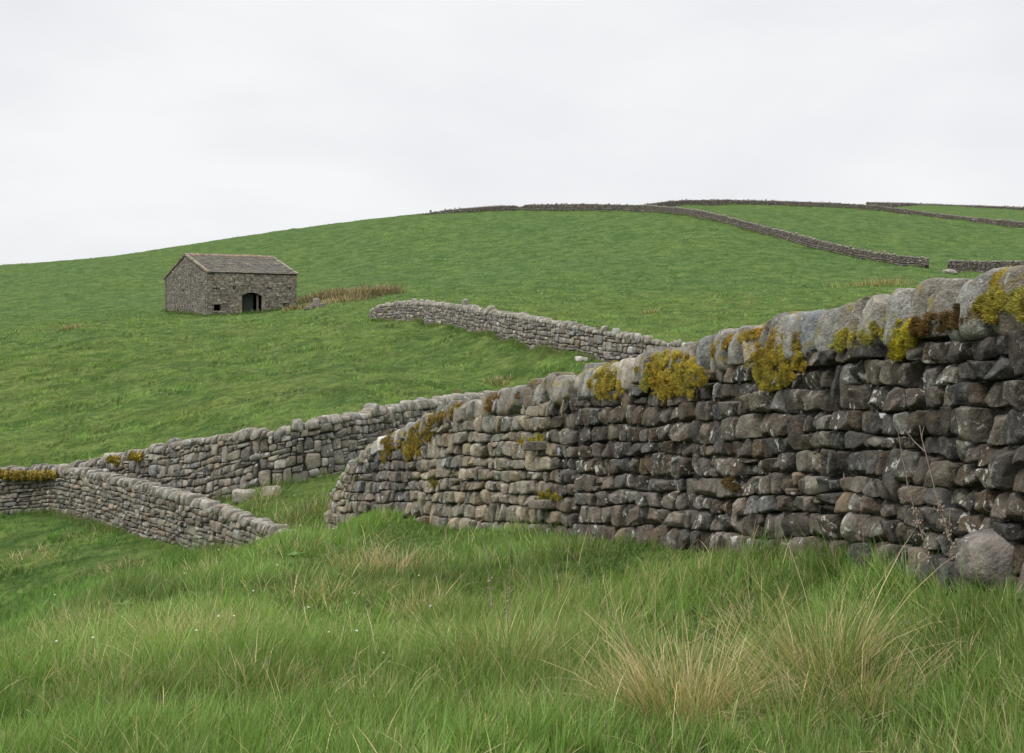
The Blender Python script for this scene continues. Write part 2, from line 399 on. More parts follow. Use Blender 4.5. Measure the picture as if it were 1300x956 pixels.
# ------------------------------------------------------------------ the near wall
near_rows = [('w', 3.0, -1.0, -.92, 1.54), ('w', 3.0, 1.5, -.96, 1.54), ('w', 2.9, 4.0, -1.0, 1.54),
 (1300,6.1,736,341),(1218,6.8,718,359),(1150,7.5,708,376),(1068,8.4,698,395),(1000,9.2,696,405),(900,10.6,687,430),(800,12.2,680,457),(700,14.2,669,482),
 (650,15.4,664,495),(600,16.7,661,507),(560,17.8,660,521),(540,18.6,659,533),(500,20.1,657,551),(461,21.5,655,577),(444,22.5,653,600),(434,23.1,651,626)]
NEAR = pxpath(near_rows, wbase=.64, wtop=.44)
def near_px(S):
    x, y, *_ = NEAR.ev(S); return CX+F*x/np.maximum(y, .5) if np.all(np.asarray(y) > .5) else np.where(np.asarray(y) > .5, CX+F*np.asarray(x)/np.maximum(y, .5), 3000)
near_tsc = lambda S: np.interp(near_px(S), [540,735,1000,1300], [1.32,1.15,1.0,.86])
near_body = lambda S: np.maximum(NEAR.ev(S)[3]-np.interp(near_px(S), [430,470,540,700,3000], [.05,.22,.30,.33,.33]), .12)
def near_tint(S, t):
    px = float(near_px(np.array([S]))[0])+rng.normal(0, 6); r = rng.random()
    if px > 735 or (px > 715 and r < .5):
        base = [(.112,.100,.087),(.080,.074,.067),(.155,.136,.112),(.108,.086,.067),(.070,.068,.067),(.235,.22,.19)][rng.choice(6, p=[.28,.2,.2,.14,.1,.08])]; al = rng.choice([.1,.3,.7], p=[.5,.3,.2])
        if t < .55 and r < .5: base = (.165,.146,.126)
        if px > 1000 and t > .7: base = tuple(v*.8 for v in base)
    elif px > 543: base = [(.27,.245,.19),(.22,.205,.165),(.31,.285,.225),(.25,.215,.165)][rng.integers(4)]; al = .45
    elif px > 475: base = [(.15,.135,.125),(.19,.17,.15),(.13,.125,.13)][rng.integers(3)]; al = .2
    else: base = (.24,.215,.165); al = .4
    return (*jitter(base, .2), al)
def build_near():
    root = empty('dry_stone_wall', 'tall dark coursed dry stone wall with golden moss along its copestones, nearest to the camera', 'wall', 'dry stone walls')
    mb = MB(); vis0 = 0
    # find where the wall enters the picture to spend the fine stones there
    sA = float(NEAR.S[np.argmin(np.abs(near_px(NEAR.S)-1500))])
    sB = float(NEAR.S[np.argmin(np.abs(near_px(NEAR.S)-760))])
    bo, _ = NEAR.locate(1262, 700)
    def skip(a, b, c0, c1): return (b > bo-.17 and a < bo+.20 and c1 < .37 and c1 > -.2) and False
    lay_stones(mb, NEAR, 1, .148, .19, 10, near_tint, near_body, s0=sA, s1=sB, bulge=.045, jit=.020, noise_amp=.013, cuts=10, rnd=12, split=.03, merge=.035, gap=.005, tsc=near_tsc)
    lay_stones(mb, NEAR, 1, .142, .165, 8, near_tint, near_body, s0=sB, bulge=.042, jit=.016, noise_amp=.013, cuts=9, rnd=12, split=.03, merge=.035, gap=.005, tsc=near_tsc)
    lay_stones(mb, NEAR, 1, .142, .26, 4, near_tint, near_body, s0=0, s1=sA)
    lay_stones(mb, NEAR, -1, .15, .3, 3, near_tint, near_body, cuts=3)
    core(mb, NEAR, near_body); mb.build('stonework', M_ST, root)
    # the row of copestones, each its own stone
    S = sA; cnt = 0
    while S < NEAR.L-.05:
        px = float(near_px(np.array([S]))[0]); th = rng.uniform(.17, .31) if px > 540 else rng.uniform(.16, .28)
        m = S+th/2; t0 = float(near_body(np.array([m]))[0])-.03; H = float(NEAR.ev(np.array([m]))[3][0]); h = (H-t0)*rng.uniform(.9, 1.06)+.01
        light = (.35,.34,.31) if px > 600 else (.28,.265,.215)
        light = [light, light, (.25,.225,.19), (.42,.41,.38), (.26,.245,.215)][rng.integers(5)]
        if abs(px-497) < 8: light = (.62,.61,.60)
        cope_stone(NEAR, m, th*.86, h*rng.uniform(.88,1.1), t0, 14 if px > 700 else 9, .47*rng.uniform(.88,1.08), rng.uniform(-.22, .22), rng.uniform(4.5, 8), 9, .016,
                   (*jitter(light, .2, .05), .8), taperv=.24).build('copestone', M_COPE, root)
        S += th; cnt += 1
    # big rounded foot boulder, two projecting through stones
    b, t = NEAR.locate(1258, 712)
    for (px, py, wd, hh, dep, offc, colr, nm) in ((1262, 709, .36, .31, .44, .22, (.25,.23,.21,.5), 'foot_boulder'), (1085, 668, .2, .22, .3, .20, (.24,.23,.2,.4), 'foot_boulder')):
        s_, t_ = NEAR.locate(px, py); V, Q = rock_local(12, 2.6, 4)
        P = NEAR.world(s_+V[:,0]*wd/2, t_+V[:,1]*hh/2, offc+V[:,2]*dep/2)
        P = P+np.stack([fbm(P*7+11*k, 3, k) for k in range(3)], 1)*.022
        m2 = MB(); m2.add(P, Q, C=colr); m2.build(nm, M_ST, root)
    for px, py, wd in ((697, 640, .42), (687, 566, .26)):
        s_, t_ = NEAR.locate(px, py); V, Q = rock_local(6, 8, 3)
        P = NEAR.world(s_+V[:,0]*wd/2, t_+V[:,1]*.055, .30+V[:,2]*.17)
        m2 = MB(); m2.add(P, Q, C=(.20,.18,.15,.3)); m2.build('through_stone', M_ST, root)
    return root
near_root = build_near()

# moss cushions: lumps of short needle tufts hugging the stones
def moss_patch(poly_px, dens=1.0, colr=(.30,.235,.03), top=False, thick=.03, parent=None, name='moss_cushion', label=None, offs=None):
    """poly_px: list of (px, py, radius_px) blobs on the wall face"""
    mb = MB()
    extra = []
    for (px, py, rad) in poly_px:
        for _ in range(5):
            aa = rng.uniform(0, 6.28); extra.append((px+math.cos(aa)*rad*1.05, py+math.sin(aa)*rad*1.2, rad*rng.uniform(.15, .4)))
    poly_px = [(a, b, c*rng.uniform(.72, .98)) for a, b, c in poly_px]+extra
    for (px, py, rad) in poly_px:
        s_, t_ = NEAR.locate(px, py); x, y, zb, H, nx, ny = NEAR.ev(np.array([s_])); d = float(y[0]); R = rad/F*d
        Hb = float(near_body(np.array([s_]))[0]); onc = t_ > Hb-.05
        n = int(420*dens*(rad/10)**1.4)+12
        a = rng.uniform(0, 2*math.pi, n); q = np.sqrt(rng.uniform(0, 1, n))
        stretch = 1.35
        ds = np.cos(a)*q*R*1.15*(d/ (d+6) + .7); dt = np.sin(a)*q*R*stretch
        lump = np.sqrt(np.clip(1-q*q, 0, 1))*(thick*.35+.2*R)
        tt = t_+dt; base = NEAR.half(tt, np.full(n, Hb))
        cap = np.clip((tt-Hb)/max(float(H[0])-Hb, .1), 0, 1)
        base = np.where(tt > Hb, .235*np.sqrt(np.clip(1-cap**2.6, 0, 1)), base)
        keep = (cap < 1.0) & (fbm(np.stack([ds*16+s_*16, tt*11, ds*0+2], 1), 2, 33)*1.7+.6-.8*q*q > 0)
        off = base+lump+.02*fbm(np.stack([ds*14, tt*14, ds*0+px], 1), 2, 9)+.0
        P = NEAR.world(s_+ds, tt, off); nrm = np.stack([np.full(n, nx[0]), np.full(n, ny[0]), np.full(n, .25)], 1)
        P[:,2] += 0
        P = P[keep]; nrm = nrm[keep]; m = len(P)
        if not m: continue
        # lumpy base bodies under the needles
        k = rng.choice(m, min(m, max(5, int(18*dens*(rad/14)**1.3))), replace=False)
        V0, Q0 = template(3); V0 = V0/np.linalg.norm(V0, axis=1)[:,None]
        for kk in k:
            r_ = (.3+.35*rng.random())*R*.55+.008
            mb.add(P[kk]-nrm[kk]*r_*.75+V0*r_*(1+.15*rng.normal(size=(len(V0),1))), Q0, C=jitter(tuple(v*.8 for v in colr), .15, .08))
        # needles
        rep = 7; PP = np.repeat(P, rep, 0)+rng.normal(0, .009, (m*rep,3)); NN = np.repeat(nrm, rep, 0)
        D = NN+rng.normal(0, .6, PP.shape); D[:,2] -= .05; D /= np.linalg.norm(D, axis=1)[:,None]
        L = rng.uniform(.008, .019, len(PP)); side = np.cross(D, rng.normal(size=PP.shape)); side /= np.linalg.norm(side, axis=1)[:,None]
        w = rng.uniform(.0014, .0027, len(PP))*(1+max(0, d-10)*.06)
        A = PP-side*w[:,None]-D*.004; B = PP+side*w[:,None]-D*.004; C = PP+D*L[:,None]
        V = np.stack([A, B, C], 1).reshape(-1,3); T = np.arange(len(V)).reshape(-1,3)
        v = np.exp(rng.normal(0, .3, len(PP)))*(1+.7*fbm(PP*11, 2, 4)); hu = rng.normal(0, .1, len(PP))+.5*fbm(PP*4, 2, 8)
        cc = np.stack([colr[0]*v*(1+hu*.4), colr[1]*v, colr[2]*v*(1-hu)], 1)
        mb.add(V, T=T, C=np.repeat(cc, 3, 0))
    o = mb.build(name, M_MOSS, parent, smooth=False)
    if label: o['label'] = label
GOLD = (.41,.315,.05); OCH = (.36,.25,.05); OLIV = (.33,.29,.06); RUST = (.13,.08,.025)
for blobs, cc in (
 ([(752,478,12),(758,490,13),(770,492,12),(781,494,8),(768,479,10),(757,470,8)], GOLD),
 ([(810,466,8),(832,462,14),(845,478,14),(838,492,12),(857,487,13),(872,482,14),(888,480,10),(860,466,11),(872,462,9),(824,484,7),(848,452,8)], GOLD),
 ([(812,487,7),(818,478,6)], OLIV),
 ([(962,470,16),(978,462,17),(993,450,16),(990,470,15),(972,478,13),(955,458,12),(1003,463,11),(996,478,9),(985,483,8)], GOLD),
 ([(973,440,14),(984,428,12),(990,418,8),(963,447,9),(1004,432,8)], OCH),
 ([(1062,433,10),(1078,430,9),(1092,426,8),(1105,424,9)], OLIV),
 ([(1132,425,14),(1145,418,10),(1130,440,10),(1138,432,12),(1122,412,7),(1124,398,6)], (.34,.30,.03)),
 ([(1222,357,9),(1236,350,9),(1250,346,10),(1264,341,9),(1278,337,9),(1292,333,9),(1226,366,6),(1243,356,7)], GOLD),
 ([(1250,372,9),(1257,384,9),(1247,392,9),(1262,398,8),(1236,388,6)], OLIV),
 ([(1284,378,8),(1290,392,9),(1296,380,8)], OLIV),
 ([(1172,412,9),(1190,408,9),(1210,402,10),(1228,398,10),(1156,416,8)], RUST),
 ([(940,424,5),(930,428,5),(952,420,5)], OCH),
 ([(905,436,6),(912,434,6),(899,444,5)], OCH),
 ([(520,560,11),(528,552,10),(515,573,10),(524,566,9),(540,548,7),(509,568,7)], (.27,.2,.035)),
 ([(488,560,7),(489,572,7),(486,582,6)], (.22,.16,.03)),
 ([(548,530,8),(556,523,8),(566,521,7),(537,540,8)], (.27,.19,.04)),
 ([(615,507,5),(619,515,5),(622,500,5),(650,500,4)], (.2,.11,.03)),
 ([(672,561,6),(680,559,6),(664,562,5)], (.33,.28,.03)),
 ([(690,632,5),(700,630,6),(710,629,5)], (.30,.25,.03)),
 ([(551,616,6)], (.25,.21,.03)), ([(928,612,6),(934,618,5)], RUST)):
    moss_patch(blobs, parent=near_root, colr=cc, name='moss_cushion')

# ------------------------------------------------------------------ the other walls
def wall(label, rows, rh, ln, n, mat, tint, cope_h=.2, cope_w=.26, cope_n=4, wbase=.62, wtop=.42, cope_col=(.34,.33,.305), lean=.15, cope_jit=.12, group='dry stone walls', split=.14, merge=.07, rnd=6, jit=.02, cuts=4, amp=.012, back=True, mossy=None):
    path = pxpath(rows, wbase=wbase, wtop=wtop); root = empty('dry_stone_wall', label, 'wall', group)
    body = lambda S: np.maximum(path.ev(S)[3]-cope_h, .15)
    mb = MB(); lay_stones(mb, path, 1, rh, ln, n, tint, body, split=split, merge=merge, rnd=rnd, jit=jit, cuts=cuts, noise_amp=amp)
    if back: lay_stones(mb, path, -1, rh*1.3, ln*1.5, 1 if n < 3 else 2, tint, body, cuts=1, noise_amp=0)
    core(mb, path, body); mb.build('stonework', mat, root)
    S = 0; cb = MB(); cb2 = None
    while S < path.L:
        th = cope_w*rng.uniform(.42, 1.5); m = S+th/2; t0 = float(body(np.array([m]))[0])-.03
        h = cope_h*math.exp(rng.normal(0, cope_jit))+.04
        c = cope_stone(path, m, th*.93, h, t0, cope_n, (path.wt+.06)*rng.uniform(.85,1.05), lean+rng.normal(0, .14), rng.uniform(5, 10), 8, .03, (*jitter(cope_col, .14, .03), .7))
        cb.add(c.V[0], c.Q[0], C=c.C[0]); S += th
    cb.build('coping', mat, root); return path, root
def tA(S, t):
    c = [(.225,.215,.19),(.165,.157,.14),(.285,.275,.245),(.21,.19,.16)][rng.integers(4)]; return (*jitter(c, .2), .35)
def tB(S, t):
    c = [(.20,.187,.16),(.155,.145,.127),(.265,.247,.21),(.19,.17,.142)][rng.integers(4)]; return (*jitter(c, .2), .3)
def tC(S, t):
    c = [(.22,.20,.18),(.17,.155,.145),(.27,.25,.23)][rng.integers(3)]; return (*jitter(c, .22), .35)
def tD(S, t): return (*jitter((.17,.155,.14), .2), .2)
PA, rA = wall('long rubble dry stone wall climbing to the right along the foot of the barn field',
 [(92,36.5,646,589),(141,34.8,640,579),(198,33,636,568),(240,31.6,632,556),(304,30,627,550),(354,29.4,614,546),(389,29.8,607,533),(424,30.3,601,526),(456,31.2,592,522),(492,33,584,515),(545,35.5,573,509),(585,40,560,502),(615,44,552,501),(660,50,536,505),(700,56,520,500)],
 .15, .235, 4, M_FAR, tA, cope_h=.19, cope_w=.24, cope_col=(.275,.262,.232), split=.16, merge=.16, rnd=8, cuts=7, jit=.035, cope_jit=.24)
PB, rB = wall('neat coursed dry stone wall dropping to the right into the green hollow, at left',
 [(-420,52,625,590),(-150,42,640,600),(0,36.2,652,594),(71,35.6,646,590),(106,34.2,653,594),(141,32.6,667,602),(184,30.8,684,612),(226,29.3,697,623),(269,27.8,712,637),(304,26.7,725,648),(333,26,739,660),(361,25.3,750,671),(392,24.6,762,684)],
 .125, .24, 4, M_FAR, tB, cope_h=.21, cope_w=.22, cope_col=(.275,.26,.225), split=.12, merge=.05, rnd=9, cuts=6, jit=.012, cope_jit=.15, lean=.18)
PC, rC = wall('ragged grey dry stone wall with a broken left end, alone in the middle field',
 [(473,84,404,394),(482,82.5,404,386),(510,80,406,384),(545,75,410,383),(581,69,417,387),(630,61,428,395),(688,54,443,403),(735,51.5,450,412),(776,50,457,420),(815,49,462,428),(857,48,467,434),(900,47.5,474,440),(960,47,482,446)],
 .17, .26, 3, M_FAR, tC, cope_h=.22, cope_w=.2, cope_n=3, split=.1, merge=.16, rnd=8, cuts=6, jit=.03, cope_jit=.3, cope_col=(.33,.315,.28))
PD, rD = wall('far boundary wall curving down the hill from the skyline to the gateway',
 [(530,252,274,272),(560,250,273,267),(592,249,271,263.5),(630,249,269,260.5),(657,249,268,260),(661,249,268,264),(666,248,268,259.5),(746,240,268,258.5),(820,230,270,260),(860,215,273,263),(894,203,278,267.5),(943,189,290,279.5),(992,178,302,292),(1054,165,320,308),(1115,156,333,321),(1178,150,340,327)],
 .22, .42, 1, M_DIST, tD, cope_h=.22, cope_w=.38, cope_n=1, rnd=5, amp=0, cuts=0, cope_col=(.24,.225,.20), cope_jit=.35, back=False, split=.1)
PE, rE = wall('far boundary wall running along the skyline and off to the right edge',
 [(818,238,269,259),(850,250,265,255),(869,255,262,253.5),(931,257,261,253),(992,256,262,254.5),(1060,252,264.5,257),(1115,246,269,261),(1177,238,276,269),(1238,228,284,276),(1300,219,291,281),(1420,205,304,293)],
 .22, .42, 1, M_DIST, tD, cope_h=.22, cope_w=.4, cope_n=1, rnd=5, amp=0, cuts=0, cope_col=(.24,.225,.20), cope_jit=.35, back=False, split=.1)
PF, rF = wall('farthest thin dark wall on the skyline at the upper right',
 [(1100,372,261.5,256),(1150,371,262.5,257),(1200,369,264,259),(1250,367,265.5,260.5),(1300,365,267.5,262.5),(1420,360,271,266)],
 .4, .7, 1, M_DIST, tD, cope_h=.25, cope_w=.6, cope_n=1, rnd=5, amp=0, cuts=0, cope_col=(.2,.19,.17), cope_jit=.3, back=False, split=0)
PG, rG = wall('short far wall right of the gateway, showing just above the near copestones',
 [(1204,149,344,330),(1240,150,344,331),(1300,152,344,331),(1380,154,343,330)],
 .2, .4, 1, M_DIST, tD, cope_h=.2, cope_w=.35, cope_n=1, rnd=5, amp=0, cuts=0, cope_col=(.24,.225,.20), cope_jit=.2, back=False, split=.1)
ALLP = [NEAR, PA, PB, PC, PD, PE, PF, PG]
# moss on the left stretch of the coursed wall
def far_moss(path, parent, spots, colr):
    mb = MB()
    for px, py, R in spots:
        x, y, zb, H, nx, ny = path.ev(path.S); pp = CX+F*(x+nx*.3)/(y+ny*.3); k = int(np.argmin(np.abs(pp-px))); Y = y[k]+ny[k]*.3
        V0, Q0 = template(4); V0 = V0/np.linalg.norm(V0, axis=1)[:,None]
        for _ in range(44):
            c = W(px+np.clip(rng.normal(0, R*.8), -R*1.5, R*1.5), py+rng.normal(0, 1.7), Y); r_ = rng.uniform(.03, .075)
            P = c+V0*np.array([r_*1.3, .05+r_*.6, r_]); P = P+.02*rng.normal(size=P.shape)
            mb.add(P, Q0, C=jitter(colr, .2, .08))
    mb.build('moss_cushion', M_MOSS, parent, smooth=False)
far_moss(PB, rB, [(8,602,7),(19,603,7),(30,604,7),(41,604,7),(52,604,7),(62,603,6)], (.26,.19,.03))
far_moss(PA, rA, [(146,584,5)], (.26,.2,.03)); far_moss(PA, rA, [(172,580,5)], (.26,.2,.03))

# loose stones lying about (each a thing)
def loose(px, py, Y, wd, hh, label, colr=(.4,.38,.34,.7), name='fallen_stone', sink=.25):
    x = (px-CX)/F*Y; z = float(ground(x, Y)); V, Q = rock_local(7, 6, 9)
    P = V*np.array([wd/2, wd*.4, hh/2]); P = P+np.stack([fbm(P*6+11*k+px, 3, k) for k in range(3)], 1)*wd*.06
    P[:,2] += hh/2-sink*hh; m2 = MB(); m2.add(P, Q, C=colr); o = m2.build(name, M_ST); o.location = (x, Y, z)
    return tag(o, label, 'stone', 'loose stones beside the walls')
loose(441, 640, 22.2, .42, .40, 'rounded pale stone slumped at the broken left end of the near mossy wall', (.27,.25,.2,.6))
loose(452, 655, 21.6, .28, .2, 'small stone at the foot of the near wall end', (.24,.22,.18,.5))
loose(432, 655, 23.3, .3, .22, 'low stone fallen furthest left of the near wall end', (.24,.22,.18,.5))
loose(310, 625, 28.6, .55, .34, 'large pale stone at the foot of the long rubble wall', (.34,.32,.28,.6))
loose(345, 616, 28.4, .42, .26, 'pale stone by the green hollow under the long rubble wall', (.36,.34,.30,.6))
loose(735, 452, 50.3, .36, .24, 'whitish stone lying in front of the middle field wall', (.55,.54,.5,.7))
loose(743, 454, 50.2, .26, .17, 'small whitish stone next to the larger one below the middle wall', (.5,.49,.46,.7))
loose(560, 411, 71.5, .5, .35, 'whitish stone under the left half of the middle field wall', (.5,.49,.45,.7))
loose(396, 388, 118, .7, .5, 'left stone of the low tumbled heap right of the barn', (.2,.18,.16,.4))
loose(402, 388, 119, .7, 1.3, 'upright grey stone of the tumbled heap right of the barn', (.24,.22,.2,.5))
loose(408, 388, 120, .7, .7, 'right stone of the tumbled heap right of the barn', (.22,.2,.18,.4))
loose(391, 389, 117, .8, .35, 'flat stone nearest the barn in the tumbled heap', (.2,.18,.15,.4))
loose(1206, 346, 146, 1.6, .6, 'low pale stone at the foot of the far gateway', (.34,.33,.3,.6))

# ------------------------------------------------------------------ barn
def box(mb, o, ex, ey, ez, sx, sy, sz, C, nj=0):
    """box with min corner o along unit axes ex,ey,ez"""
    V = np.array([o+ex*sx*i+ey*sy*j+ez*sz*k for i in (0,1) for j in (0,1) for k in (0,1)], float)
    if nj: V = V+rng.normal(0, nj, V.shape)
    mb.add(V, [(0,1,3,2),(4,6,7,5),(0,4,5,1),(2,3,7,6),(0,2,6,4),(1,5,7,3)], C=C)
def build_barn():
    Yc = 127.0; c = W(263.5, 401, Yc); zb = c[2]-.6; ez = np.array([0,0,1.0])
    fd = np.array([math.cos(math.radians(25)), math.sin(math.radians(25)), 0]); gd = np.array([-math.cos(math.radians(50)), math.sin(math.radians(50)), 0])
    Lf, Wg = 9.75, 11.0; ze = (CY-346.5)/F*Yc; rise = 2.25; O = np.array([c[0], c[1], 0.])
    root = empty('field_barn', 'isolated stone field barn with an arched cart entrance and slate roof, below the hill', 'barn'); root.location = (0,0,0)
    up = .12                                          # eaves lift slightly to the right
    front_n = np.cross(fd, ez); gab_n = -np.cross(gd, ez)
    if front_n[1] > 0: front_n = -front_n
    if gab_n[0] > 0: gab_n = -gab_n
    eaveh = ze-zb
    def u_at(px):                                     # position along the front for a photo column
        k = (px-CX)/F; return (k*O[1]-O[0])/(fd[0]-k*fd[1])
    def ug(px):
        k = (px-CX)/F; return (k*O[1]-O[0])/(gd[0]-k*gd[1])
    def zf(py, u, d=fd): return (CY-py)/F*(O[1]+d[1]*u)-zb
    ops = []
    def op(px0, px1, py0, py1, arch=0): a, b = u_at(px0), u_at(px1); ops.append([a, b, max(zf(py1, a), -.1), zf(py0, a), arch])
    op(271.5, 279.8, 386, 394.5); op(307, 332.5, 371, 400, .36); op(360.2, 364.2, 384.5, 392.5)
    for p in (275, 296.5, 342, 368): op(p-.8, p+.8, 365, 367)
    gops = []
    for px0, px1, py0, py1 in ((225, 227, 391.5, 396), (232.2, 233.6, 368, 370)):
        a, b = ug(px1), ug(px0); gops.append([a, b, zf(py1, a, gd), zf(py0, a, gd), 0])
    def arch_top(o, u):                               # height of the opening at u
        if not o[4]: return o[3]
        m = .5*(o[0]+o[1]); h = .5*(o[1]-o[0]); return o[3]-o[4]*(abs(u-m)/h)**2
    def inop(opl, u, t, m=0): return any(o[0]-m < u < o[1]+m and o[2]-m < t < arch_top(o, u)+m for o in opl)
    M_B = stone_mat('barn_stone', .5, .7, .5)
    def panel(d, nrm, L, hfun, opl, name, tintf):
        # solid wall slab as columns, leaving real openings, plus facing stones
        mb = MB(); xs = sorted(set([0, L]+[v for o in opl for v in (o[0], o[1])]+[o[0]+(o[1]-o[0])*k/8 for o in opl if o[4] for k in range(9)]+([L/2] if name == 'gable_wall' else [])))
        for a, b in zip(xs[:-1], xs[1:]):
            m = .5*(a+b); cuts = sorted([(o[2], arch_top(o, m)) for o in opl if o[0] < m < o[1]]); z0 = 0; segs = []
            for lo, hi in cuts: segs.append((z0, lo)); z0 = hi
            segs.append((z0, None))
            for lo, hi in segs:
                ha, hb = (hfun(a), hfun(b)) if hi is None else (hi, hi)
                if hi is not None and hi-lo < .01: continue
                pts = []
                for dd in (0, -.6):
                    pts += [O+d*a+nrm*dd+ez*(zb+lo), O+d*b+nrm*dd+ez*(zb+lo), O+d*b+nrm*dd+ez*(zb+hb), O+d*a+nrm*dd+ez*(zb+ha)]
                mb.add(np.array(pts), [(0,1,2,3),(7,6,5,4),(0,4,5,1),(1,5,6,2),(2,6,7,3),(3,7,4,0)], C=(.11,.10,.088,.1))
        t = 0
        while t < 8:
            h = rng.uniform(.13, .22); u = -rng.uniform(0, .4)
            if t > max(hfun(0), hfun(L/2), hfun(L)): break
            while u < L:
                w = rng.uniform(.17, .48); a, b = max(u, 0), min(u+w, L); u += w
                if b-a < .08: continue
                m = .5*(a+b)
                if t+h > min(hfun(a), hfun(b))+.02: 
                    continue
                if inop(opl, m, t+h/2, .05) or inop(opl, a+.03, t+h/2) or inop(opl, b-.03, t+h/2): continue
                box(mb, O+d*(a+.012)+nrm*-.05+ez*(zb+t+.012), d, nrm, ez, b-a-.024, .05+rng.uniform(.02, .075), h-.024, tintf(m, t), .008)
            t += h
        mb.build(name, M_B, root, smooth=False)
    def tf(u, t):
        c_ = [(.25,.225,.195),(.20,.18,.16),(.31,.285,.245),(.23,.19,.16),(.35,.325,.28)][rng.choice(5, p=[.3,.25,.2,.15,.1])]
        if t > eaveh-1.7: c_ = tuple(v*1.12 for v in c_)
        return (*jitter(c_, .2, .04), .3)
    def tg(u, t): return (*jitter([(.205,.19,.17),(.165,.155,.142),(.25,.235,.21)][rng.integers(3)], .18, .03), .25)
    hf = lambda u: eaveh+up*u/Lf
    hg = lambda u: eaveh+rise*(1-abs(u-Wg/2)/(Wg/2))
    panel(fd, front_n, Lf, hf, ops, 'front_wall', tf); panel(gd, gab_n, Wg, hg, gops, 'gable_wall', tg)
    # plain back and right walls
    mb = MB()
    O2 = O+gd*Wg; box(mb, O2+ez*zb-front_n*0, fd, front_n, ez, Lf, .6, eaveh, (.18,.165,.145,.3)); mb.build('back_wall', M_B, root, False)
    mb = MB(); O3 = O+fd*Lf; q = [O3+ez*zb, O3+gd*Wg+ez*zb, O3+gd*Wg+ez*(ze+up), O3+gd*Wg/2+ez*(ze+rise+up), O3+ez*(ze+up)]
    V = np.array([p for dd in (0, -.6) for p in [x+fd*dd for x in q]])
    mb.add(V, [(0,1,2,4),(5,9,7,6),(0,5,6,1)], [(4,2,3),(9,8,7)], C=(.18,.165,.145,.3)); mb.build('gable_wall', M_B, root, False)
    # dressed arch stones, lintels and sills
    o = ops[1]; m = .5*(o[0]+o[1]); h = .5*(o[1]-o[0]); mb = MB()
    K = 15
    for k in range(K):
        ua, ub = o[0]-.12+(o[1]-o[0]+.24)*k/K, o[0]-.12+(o[1]-o[0]+.24)*(k+1)/K
        za, zc = o[3]-o[4]*(abs(ua-m)/h)**2, o[3]-o[4]*(abs(ub-m)/h)**2
        pts = [O+fd*(u+(u-m)*e*.1)+front_n*dd+ez*(zb+z+e*.36) for dd in (.09, -.3) for (u, z, e) in ((ua+.01, za, 0), (ub-.01, zc, 0), (ub-.01, zc, 1), (ua+.01, za, 1))]
        mb.add(np.array(pts), [(0,1,2,3),(7,6,5,4),(0,4,5,1),(1,5,6,2),(2,6,7,3),(3,7,4,0)], C=(*jitter((.22,.21,.18), .12), .4))
    mb.build('entrance_arch', M_B, root, False)
    for e in (0, 1):
        mb = MB(); z = max(o[2], 0)
        while z < arch_top(o, o[0])-.02:
            hh = rng.uniform(.22, .34); ww = rng.uniform(.22, .42)
            a = o[0]-ww if e == 0 else o[1]
            box(mb, O+fd*a-front_n*.3+ez*(zb+z), fd, front_n, ez, ww, .38, min(hh, arch_top(o, o[0])-z)-.015, (*jitter((.27,.235,.18), .12), .3), .006); z += hh
        mb.build('door_jamb', M_B, root, False)
    for k in (0, 2):
        o = ops[k]; mb = MB(); box(mb, O+fd*(o[0]-.15)-front_n*.2+ez*(zb+o[3]), fd, front_n, ez, o[1]-o[0]+.3, .28, .2, (.26,.23,.18,.3), .005); mb.build('lintel', M_B, root, False); mb = MB()
        box(mb, O+fd*(o[0]-.12)-front_n*.2+ez*(zb+o[2]-.15), fd, front_n, ez, o[1]-o[0]+.24, .29, .15, (.26,.23,.18,.3), .005); mb.build('window_sill', M_B, root, False)
    # timber inside the entrance and in the small window
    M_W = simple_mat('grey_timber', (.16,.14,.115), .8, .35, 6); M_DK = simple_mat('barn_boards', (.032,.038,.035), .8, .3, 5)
    o = ops[1]; mb = MB(); box(mb, O+fd*u_at(326.6)-front_n*.5+ez*zb, fd, front_n, ez, .22, .16, o[3]*.93, (0,0,0)); mb.build('door_post', M_W, root, False)
    mb = MB()
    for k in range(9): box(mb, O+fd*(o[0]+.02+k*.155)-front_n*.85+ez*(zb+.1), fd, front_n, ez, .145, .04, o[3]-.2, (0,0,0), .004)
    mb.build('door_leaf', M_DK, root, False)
    mb = MB(); box(mb, O+fd*(ops[2][0]+.14)-front_n*.15+ez*(zb+ops[2][2]), fd, front_n, ez, .13, .08, ops[2][3]-ops[2][2], (0,0,0)); mb.build('window_post', M_W, root, False)
    mb = MB(); box(mb, O+fd*(o[0]-.3)+front_n*.1+ez*(zb+.25), fd, front_n, ez, o[1]-o[0]+.6, .7, .42, (.26,.24,.2,.4), .02); mb.build('threshold_step', M_B, root, False)
    # roof: two planes of overlapping slate courses
    slate = stone_mat('stone_slate', .3, .8, .6)
